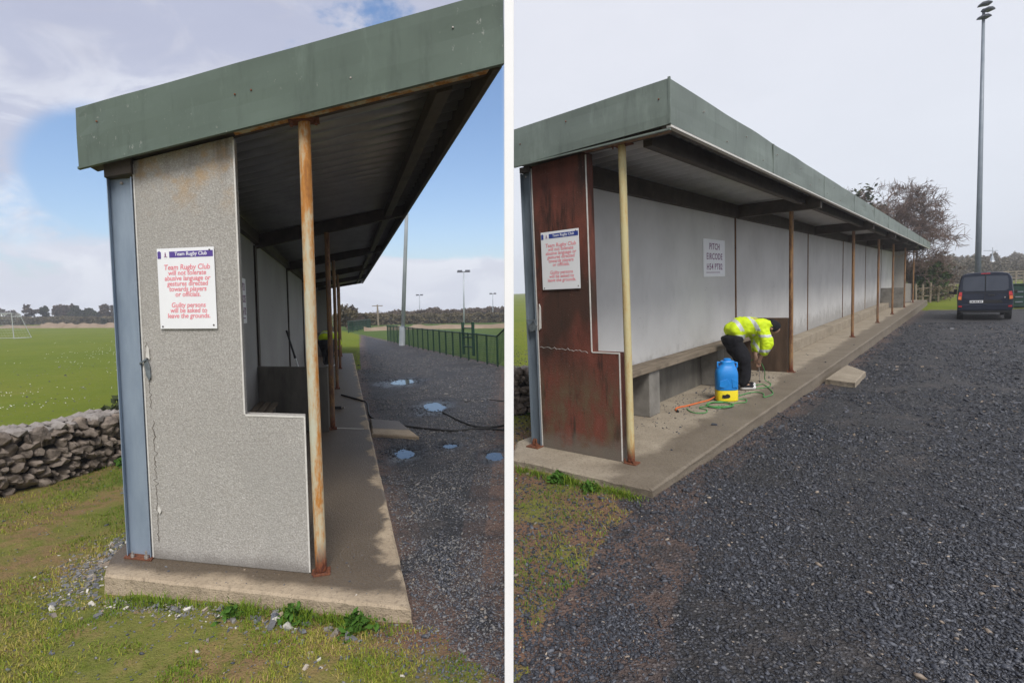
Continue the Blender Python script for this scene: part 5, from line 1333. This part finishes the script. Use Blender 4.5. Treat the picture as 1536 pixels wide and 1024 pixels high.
def make_person(mw, label):
    root = empty('person', mw, label, 'person')
    N = [(-.17, 0, .83, (.13, .12)), (-.06, 0, .93, .12), (.12, 0, 1.03, (.135, .15)), (.25, 0, 1.03, (.12, .14)), (.36, 0, 1.0, .06), (.44, 0, .975, .08), (.515, 0, .915, .095), (.555, 0, .86, .065)]
    E = [(i, i + 1) for i in range(7)]
    def add(par, *ns):
        for n in ns: N.append(n); E.append((par, len(N) - 1)); par = len(N) - 1
        return par
    LEG = {}
    for s, kx, ax in ((-1, .0, .0), (1, .05, .10)):
        k = add(0, (-.14, s * .09, .76, .09), (kx, s * .105, .44, .062), (ax, s * .11, .09, .032), (ax + .12, s * .115, .042, .022))
    hands = {}
    for s in (-1, 1):
        e = (.275, -.235, .71) if s < 0 else (.33, .21, .73); w = (.21, -.165, .50) if s < 0 else (.25, .09, .53); pm = (.195, -.14, .44) if s < 0 else (.235, .045, .475)
        pi = add(3, (.24, s * .19, 1.0, .065), (*e, .048), (*w, .03), (*pm, (.034, .02)))
        for q in range(4):
            f = (q - 1.5) * .018; l = (.062, .072, .068, .052)[q]
            add(pi, (pm[0] + f + .004, pm[1] + s * -.012, pm[2] - .035, .0095), (pm[0] + f + .012, pm[1] + s * -.002 + .012, pm[2] - .035 - l * .6, .0085), (pm[0] + f + .012, pm[1] + .026, pm[2] - .035 - l * .75, .0075))
        add(pi, (pm[0] + .042, pm[1] + .012, pm[2] + .0, .011), (pm[0] + .052, pm[1] + .028, pm[2] - .035, .009))
    add(6, (.575, .0, .945, .02))                                           # nose, turned to the floor
    for s in (-1, 1): add(5, (.47, s * .085, .955, .018))                   # ears
    skin('body', N, E, M['skin'], root, 2)
    J = [(-.21, 0, .835, (.19, .185)), (-.10, 0, .925, (.205, .18)), (.08, 0, 1.0, (.205, .19)), (.25, 0, 1.0, (.18, .175)), (.37, 0, 1.02, (.115, .12))]
    JE = [(0, 1), (1, 2), (2, 3), (3, 4)]
    for s in (-1, 1):
        e = (.285, -.245, .71) if s < 0 else (.335, .22, .73); w = (.22, -.175, .54) if s < 0 else (.26, .10, .56)
        k = len(J); J += [(.24, s * .2, .98, .10), (*e, .085), (*w, .068)]; JE += [(3, k), (k, k + 1), (k + 1, k + 2)]
    k = len(J); J += [(.33, 0, 1.10, .075)]; JE += [(4, k)]
    jk = skin('jacket', J, JE, [M['hivis'], M['reflect']], root, 4, 0, .03)
    ax = Vector((.45, 0, .20)).normalized(); o0 = Vector((-.20, 0, .84))
    for p in jk.data.polygons:
        c = p.center; t = (c - o0).dot(ax); arm = abs(c.y) > .155 and c.z < .93
        if arm:
            if .60 < c.z < .645 or .83 < c.z < .872: p.material_index = 1
        elif .13 < t < .185 or .335 < t < .385: p.material_index = 1
    T = [(-.19, 0, .90, (.155, .155)), (-.17, 0, .80, .16)]; TE = [(0, 1)]
    for s, kx, ax_ in ((-1, .0, .0), (1, .05, .10)):
        k = len(T); T += [(-.13, s * .095, .72, .135), (kx, s * .105, .44, .10), (ax_ - .02, s * .11, .06, .085)]; TE += [(1, k), (k, k + 1), (k + 1, k + 2)]
    skin('trousers', T, TE, M['navy'], root, 3, 0, .022)
    H = [(.40, 0, 1.02, .085), (.455, 0, 1.0, .105), (.52, 0, .945, .113), (.548, 0, .905, .09)]
    skin('hood', H, [(0, 1), (1, 2), (2, 3)], M['navy'], root, 2)
    for s, ax_ in ((-1, .0), (1, .10)):
        sh = skin('shoe', [(ax_ - .075, s * .11, .05, (.048, .05)), (ax_ + .04, s * .112, .048, (.048, .048)), (ax_ + .17, s * .116, .038, (.046, .036))], [(0, 1), (1, 2)], [M['trainer'], M['navy']], root, 2)
        for p in sh.data.polygons:
            if p.center.z > .05 and p.center.x < ax_ + .12: p.material_index = 1
    return root
AR = math.radians(40.8)
pers = make_person(TR @ Matrix.Translation(Rp(4.138, .805, 0)) @ Matrix.Rotation(AR, 4, 'Z'), 'person in yellow hi-vis jacket and black trousers bending over a hose in the red-stained shelter')
p2 = copy_tree(pers)
p2.matrix_world = TL @ Matrix.Translation(Lp(14.0, .78, 0)) @ Matrix.Rotation(math.radians(60), 4, 'Z')
p2['label'] = 'person in yellow hi-vis jacket half hidden behind the brown posts of the grey shelter'
pers['group'] = p2['group'] = 'workers in hi-vis jackets'

# ------------------------------------------------------------------ washing gear
cn = empty('water_container', TR @ Matrix.Translation(Rp(3.21, .88, 0)) @ Matrix.Rotation(AR - .12, 4, 'Z'), 'blue plastic backpack tank on a yellow base beside the bending person', 'tank')
def squircle(b, rings, n=28, pw=3.2):
    pts = []
    for rx, ry, z, ox_ in rings:
        for k in range(n):
            a = 2 * PI * k / n; c, s = math.cos(a), math.sin(a)
            pts.append((ox_ + rx * math.copysign(abs(c) ** (2 / pw), c), ry * math.copysign(abs(s) ** (2 / pw), s), z))
    L = len(rings)
    b.add(pts, [(i * n + k, i * n + (k + 1) % n, (i + 1) * n + (k + 1) % n, (i + 1) * n + k) for i in range(L - 1) for k in range(n)] + [tuple(range(n))[::-1], tuple(range((L - 1) * n, L * n))])
b = MB(); squircle(b, [(.14, .11, 0, 0), (.150, .12, .015, 0), (.150, .12, .145, 0), (.145, .115, .158, 0)]); base = b.build('base', M['yellow'], cn, smooth=True); base.modifiers.new('edge', 'EDGE_SPLIT')
b = MB(); b.prism([(-.09, .06), (-.06, .05), (.0, .055), (.02, .07), (.015, .10), (-.02, .115), (-.05, .10), (-.085, .105)], 1, -.1235, -.119); b.build('label_mark', M['trim'], base)
b = MB(); squircle(b, [(.142, .112, .159, 0), (.150, .12, .17, 0), (.152, .122, .36, 0), (.150, .120, .40, 0), (.138, .108, .45, 0), (.105, .085, .50, .01), (.092, .075, .525, .015), (.092, .075, .565, .015), (.082, .068, .575, .015)])
tk = b.build('tank', M['blue'], cn, smooth=True); tk.modifiers.new('edge', 'EDGE_SPLIT')
b = MB(); b.prism([(-.12, .30), (-.02, .33), (.02, .26), (-.06, .20), (-.13, .22)], 1, -.128, -.121); b.prism([(.04, .33), (.12, .30), (.125, .21), (.05, .20)], 1, -.128, -.121); b.build('moulded_panel', M['blue'], tk, .004)
b = MB(); b.lathe([(.05, .575), (.05, .60), (.04, .607)], 16, (.015, 0)); b.build('cap', M['blue'], tk)
b = MB(); b.tube([(-.085, 0, .545), (-.115, 0, .56), (-.12, 0, .50), (-.11, 0, .46)], .014, 8); b.tube([(.115, 0, .545), (.145, 0, .54), (.148, 0, .49), (.13, 0, .45)], .014, 8); b.build('handle', M['blue'], tk, smooth=True)
def smooth_path(P, n=8):
    P = [Vector(p) for p in P]; out = []
    for i in range(len(P) - 1):
        p0, p1_, p2_, p3 = P[max(i - 1, 0)], P[i], P[i + 1], P[min(i + 2, len(P) - 1)]
        for k in range(n):
            t = k / n; out.append(.5 * ((2 * p1_) + (p2_ - p0) * t + (2 * p0 - 5 * p1_ + 4 * p2_ - p3) * t * t + (3 * p1_ - p0 - 3 * p2_ + p3) * t ** 3))
    return out + [P[-1]]
def hose(name, T, fn, pts, r, mat, label, cat='hose'):
    b = MB(); o = Vector(fn(*pts[0])); b.tube([p - o for p in smooth_path([fn(*p) for p in pts])], r, 8)
    return tag(b.build(name, mat, None, smooth=True, mw=T @ Matrix.Translation(o)), label, cat)
z = .012
hose('orange_hose', TR, Rp, [(3.14, .74, .05), (3.05, .68, z), (2.8, .62, z), (2.55, .56, z), (2.4, .50, z), (2.28, .52, z), (2.22, .57, z)], .011, M['orange_hose'], 'orange hose running left from the foot of the blue tank')
b = MB(); b.tube([(0, 0, 0), (.03, -.05, 0)], .014, 8); tag(b.build('hose_coupling', M['trim'], None, mw=TR @ Matrix.Translation(Rp(2.215, .575, .016))), 'small dark coupling at the loose end of the orange hose', 'coupling')
gp = []
for k in range(30):
    a = 2 * PI * k / 10; rr = .15 + .012 * (k % 3); gp.append((2.80 + rr * math.sin(a) * 1.15, .93 + rr * math.cos(a), z + .004 * (k // 10) + .003))
hose('green_hose', TR, Rp, [(2.42, .62, z), (2.30, .70, z), (2.22, .82, z), (2.30, .92, z), (2.45, .88, z), (2.52, .76, z), (2.62, .78, z)] + gp +
     [(3.0, 1.05, z), (3.15, 1.16, z), (3.35, 1.10, z), (3.30, .98, z), (3.55, .95, z), (3.9, 1.05, z), (3.85, 1.2, z), (3.6, 1.28, z), (3.9, 1.32, z), (4.3, 1.16, z), (4.6, .98, z), (4.35, .9, z), (4.2, 1.0, z), (4.45, 1.12, z), (4.75, 1.06, z), (4.85, .95, z + .03), (4.76, .97, .2), (4.6, .96, .36), (4.42, .93, .45), (4.31, .885, .43)], .0068, M['green_hose'], 'green hose coiled on the concrete and rising to the hand of the bending person')
pt = Matrix.Rotation(AR, 4, 'Z'); hp = TR @ Matrix.Translation(Rp(4.138, .805, 0)) @ pt
sl = empty('spray_lance', hp @ Matrix.Translation((.205, -.13, .41)), 'thin spray lance held in the hand of the bending person', 'lance')
b = MB(); b.tube([(-.01, 0, .06), (.005, .005, -.02)], .013, 8); b.build('grip', M['trim'], sl); b = MB(); b.tube([(.005, .005, -.021), (.03, .03, -.27)], .005, 6); b.build('tube', M['bolt'], sl); b = MB(); b.lathe([(.009, -.30), (.012, -.28), (.008, -.272)], 8, (.03, .03)); b.build('nozzle', M['trim'], sl)
# left shelter: leaning pole, dropped nozzle, black pressure hoses
lp = empty('extension_pole', TL @ Matrix.Translation(Lp(8.9, .42, 0)), 'black and white extension pole leaning on the grey back wall beyond the low partition', 'pole')
o = Vector(Lp(8.9, .42, 0)); a, c = Vector(Lp(8.35, .115, 1.33)) - o, Vector((0, 0, .01)); mid = c.lerp(a, .55)
b = MB(); b.tube([c, mid], .02, 8); b.build('lower_tube', M['white'], lp); b = MB(); b.tube([mid, a], .021, 8); b.build('upper_tube', M['black'], lp); b = MB(); b.tube([mid - (a - c) * .02, mid + (a - c) * .02], .026, 8); b.build('clamp', M['black'], lp)
nz = empty('hose_nozzle', TL @ Matrix.Translation(Lp(6.25, 1.18, .03)) @ Matrix.Rotation(-.2, 4, 'Z'), 'small black and grey hose nozzle lying on the wet concrete of the grey shelter', 'nozzle')
b = MB(); b.tube([(-.06, 0, 0), (.05, 0, 0)], .026, 10); b.build('body', M['black'], nz); b = MB(); b.tube([(.051, 0, 0), (.10, 0, 0)], .02, 10); b.build('tip', M['bolt'], nz)
def ground_hose(pix, label, r=.016, lift=None):
    P = []
    for i, q in enumerate(pix):
        w = on_ray_ground(*q) if len(q) == 2 else Lw(*q); P.append(Vector((w.x, w.y, w.z + r * .9 if len(q) == 2 else w.z)))
    b = MB(); o = P[0].copy(); b.tube([p - o for p in smooth_path(P, 10)], r, 8)
    return tag(b.build('pressure_hose', M['black'], None, smooth=True, mw=Matrix.Translation(o)), label, 'hose', 'black hoses across the wet gravel')
ground_hose([(7.9, 1.22, .016), (7.6, 1.40, .016), (7.25, 1.58, .016), (7.0, 1.68, .0), (556, 626), (580, 634), (608, 640), (640, 644), (680, 647), (720, 644), (756, 646)], 'long black hose curving from the grey shelter base across the step slab to the right')
ground_hose([(664, 619), (685, 630), (710, 640), (735, 642), (756, 639)], 'short black hose starting beside the blue puddle')
ground_hose([(697, 603), (712, 601), (735, 600), (756, 602)], 'thin black hose running right above the blue puddle', .008)

# ------------------------------------------------------------------ damp air
b = MB(); b.box((-330, -330, -13.5), (330, 330, 19))
hm = bpy.data.materials.new('damp_air'); hm.use_nodes = True; ht = hm.node_tree; ht.nodes.clear()
ho = ht.nodes.new('ShaderNodeOutputMaterial'); hv = ht.nodes.new('ShaderNodeVolumePrincipled')
hv.inputs['Color'].default_value = (.93, .95, 1, 1); hv.inputs['Density'].default_value = .0017; hv.inputs['Anisotropy'].default_value = .2
ht.links.new(hv.outputs[0], ho.inputs['Volume'])
tag(b.build('haze', hm), kind='stuff')

# ------------------------------------------------------------------ sky, sun, camera
def dirn(px, py):
    v = Vector(pxw(px, py, 1.0)) - Vector((0, 0, EYE)); return v.normalized()
SUN_AZ, SUN_EL = math.radians(166), math.radians(50)      # behind the eye, to the right
w = bpy.data.worlds.new('World'); scene.world = w; w.use_nodes = True
t = w.node_tree; t.nodes.clear(); N_ = t.nodes.new; lk = t.links.new
out = N_('ShaderNodeOutputWorld'); bg = N_('ShaderNodeBackground'); bg.inputs['Strength'].default_value = .112
sky = N_('ShaderNodeTexSky'); sky.sky_type = 'NISHITA'; sky.sun_disc = False; sky.sun_elevation = SUN_EL; sky.sun_rotation = SUN_AZ
tc = N_('ShaderNodeTexCoord'); D = tc.outputs['Generated']
def vm(op, a, b=None):
    m = N_('ShaderNodeVectorMath'); m.operation = op
    for i, q in enumerate((a, b)):
        if q is None: continue
        if isinstance(q, bpy.types.NodeSocket): lk(q, m.inputs[i])
        else: m.inputs[i].default_value = q
    return m
def mt(op, a, b=0.0):
    m = N_('ShaderNodeMath'); m.operation = op
    for i, q in enumerate((a, b)):
        if isinstance(q, bpy.types.NodeSocket): lk(q, m.inputs[i])
        else: m.inputs[i].default_value = q
    return m.outputs[0]
def mr(v, a, b, c=0, d=1):
    m = N_('ShaderNodeMapRange'); m.interpolation_type = 'SMOOTHSTEP'; lk(v, m.inputs[0])
    for i, q in enumerate((a, b, c, d)): m.inputs[i + 1].default_value = q
    return m.outputs[0]
def mx(f, a, b):
    m = N_('ShaderNodeMix'); m.data_type = 'RGBA'
    if isinstance(f, bpy.types.NodeSocket): lk(f, m.inputs[0])
    else: m.inputs[0].default_value = f
    ia = [s for s in m.inputs if s.type == 'RGBA']
    for s, q in zip(ia, (a, b)):
        if isinstance(q, bpy.types.NodeSocket): lk(q, s)
        else: s.default_value = (*q, 1)
    return [s for s in m.outputs if s.type == 'RGBA'][0]
def ns(sc, det, ro, vec, dist=0):
    n = N_('ShaderNodeTexNoise'); n.inputs['Scale'].default_value = sc; n.inputs['Detail'].default_value = det; n.inputs['Roughness'].default_value = ro; n.inputs['Distortion'].default_value = dist
    lk(vec, n.inputs['Vector']); return n.outputs['Fac']
sp = N_('ShaderNodeSeparateXYZ'); lk(D, sp.inputs[0]); dx, dy, dz = sp.outputs
mp = N_('ShaderNodeMapping'); mp.inputs['Scale'].default_value = (1, 1, 2.1); lk(D, mp.inputs['Vector']); DS = mp.outputs[0]
n1 = ns(2.6, 9, .56, DS, .25); n2 = ns(6.5, 8, .6, DS, .3); n3 = ns(1.3, 4, .5, DS); n4 = ns(5.5, 8, .58, DS, .8)
def patch(px, py, r0, r1):
    d = vm('DOT_PRODUCT', D, tuple(dirn(px, py))).outputs['Value']
    c1, c0 = math.cos(math.radians(r1)), math.cos(math.radians(r0))
    d = mt('ADD', d, mt('MULTIPLY', mt('SUBTRACT', n1, .5), (c0 - c1) * 3.2)); d = mt('ADD', d, mt('MULTIPLY', mt('SUBTRACT', n2, .5), (c0 - c1) * 1.6))
    return mr(d, c1, c0)
blue = mt('MAXIMUM', mt('MULTIPLY', patch(150, 265, 1, 7), .6), patch(700, 285, 7, 17))
blue = mt('MAXIMUM', blue, mt('MULTIPLY', patch(60, 320, 1, 6), .25))
cl = mt('ADD', mt('MULTIPLY', n1, .62), mt('MULTIPLY', n2, .38))
blue = mt('MULTIPLY', blue, mr(mt('ADD', dz, mt('MULTIPLY', mt('SUBTRACT', n2, .5), .10)), .075, .115))
cover = mr(mt('SUBTRACT', mt('ADD', mt('MULTIPLY', mt('SUBTRACT', cl, .5), 2.3), .62), mt('MULTIPLY', blue, .58)), .38, .56)
grey = mr(mt('ADD', mt('MULTIPLY', n3, .55), mt('ADD', mt('MULTIPLY', dz, .75), mt('MULTIPLY', n2, .2))), .42, .80)
k = 1 / .12
def cc(r, g_, b_): return (r * k, g_ * k, b_ * k)
cloud = mx(grey, cc(.70, .73, .80), cc(.34, .355, .46))
cloud = mx(mt('MULTIPLY', mr(n4, .43, .57, 0, .75), mr(dz, .04, .22, .35, 1)), cloud, cc(.37, .40, .525))
skyc = mx(.2, sky.outputs[0], cc(.055, .22, .62))
lefts = mx(cover, skyc, cloud)
rightc = mx(mr(mt('ADD', dz, mt('MULTIPLY', n3, .12)), .05, .62), cc(.63, .67, .735), cc(.61, .625, .69))
rightc = mx(mr(n2, .3, .7, 0, .14), rightc, cc(.50, .525, .59))
side = mr(vm('DOT_PRODUCT', D, (.9996, .0034, -.0298)).outputs['Value'], -.014, .004)
side = mt('MAXIMUM', side, mr(dy, .1, -.3))
lk(mx(side, lefts, rightc), bg.inputs['Color']); lk(bg.outputs[0], out.inputs[0])

sd = bpy.data.lights.new('sun', 'SUN'); sd.energy = 2.1; sd.angle = math.radians(22); sd.color = (1, .96, .9)
so = bpy.data.objects.new('sun', sd); COL.objects.link(so)
s_dir = Vector((math.sin(SUN_AZ) * math.cos(SUN_EL), math.cos(SUN_AZ) * math.cos(SUN_EL), math.sin(SUN_EL)))
so.rotation_euler = s_dir.to_track_quat('Z', 'Y').to_euler()

cam = bpy.data.cameras.new('camera'); cam.sensor_width = 36; cam.lens = 36 * 800 / 1536; cam.clip_end = 6000; cam.clip_start = .05
co = bpy.data.objects.new('camera', cam); COL.objects.link(co)
mc = Matrix.Identity(4)
for r in range(3):
    mc[r][0], mc[r][1], mc[r][2] = ROT_W[r, 0], -ROT_W[r, 1], -ROT_W[r, 2]
mc[2][3] = EYE
co.matrix_world = mc; scene.camera = co
scene.view_settings.view_transform = 'Standard'; scene.view_settings.look = 'None'; scene.view_settings.exposure = .5; scene.view_settings.gamma = 1
scene.cycles.max_bounces = 6
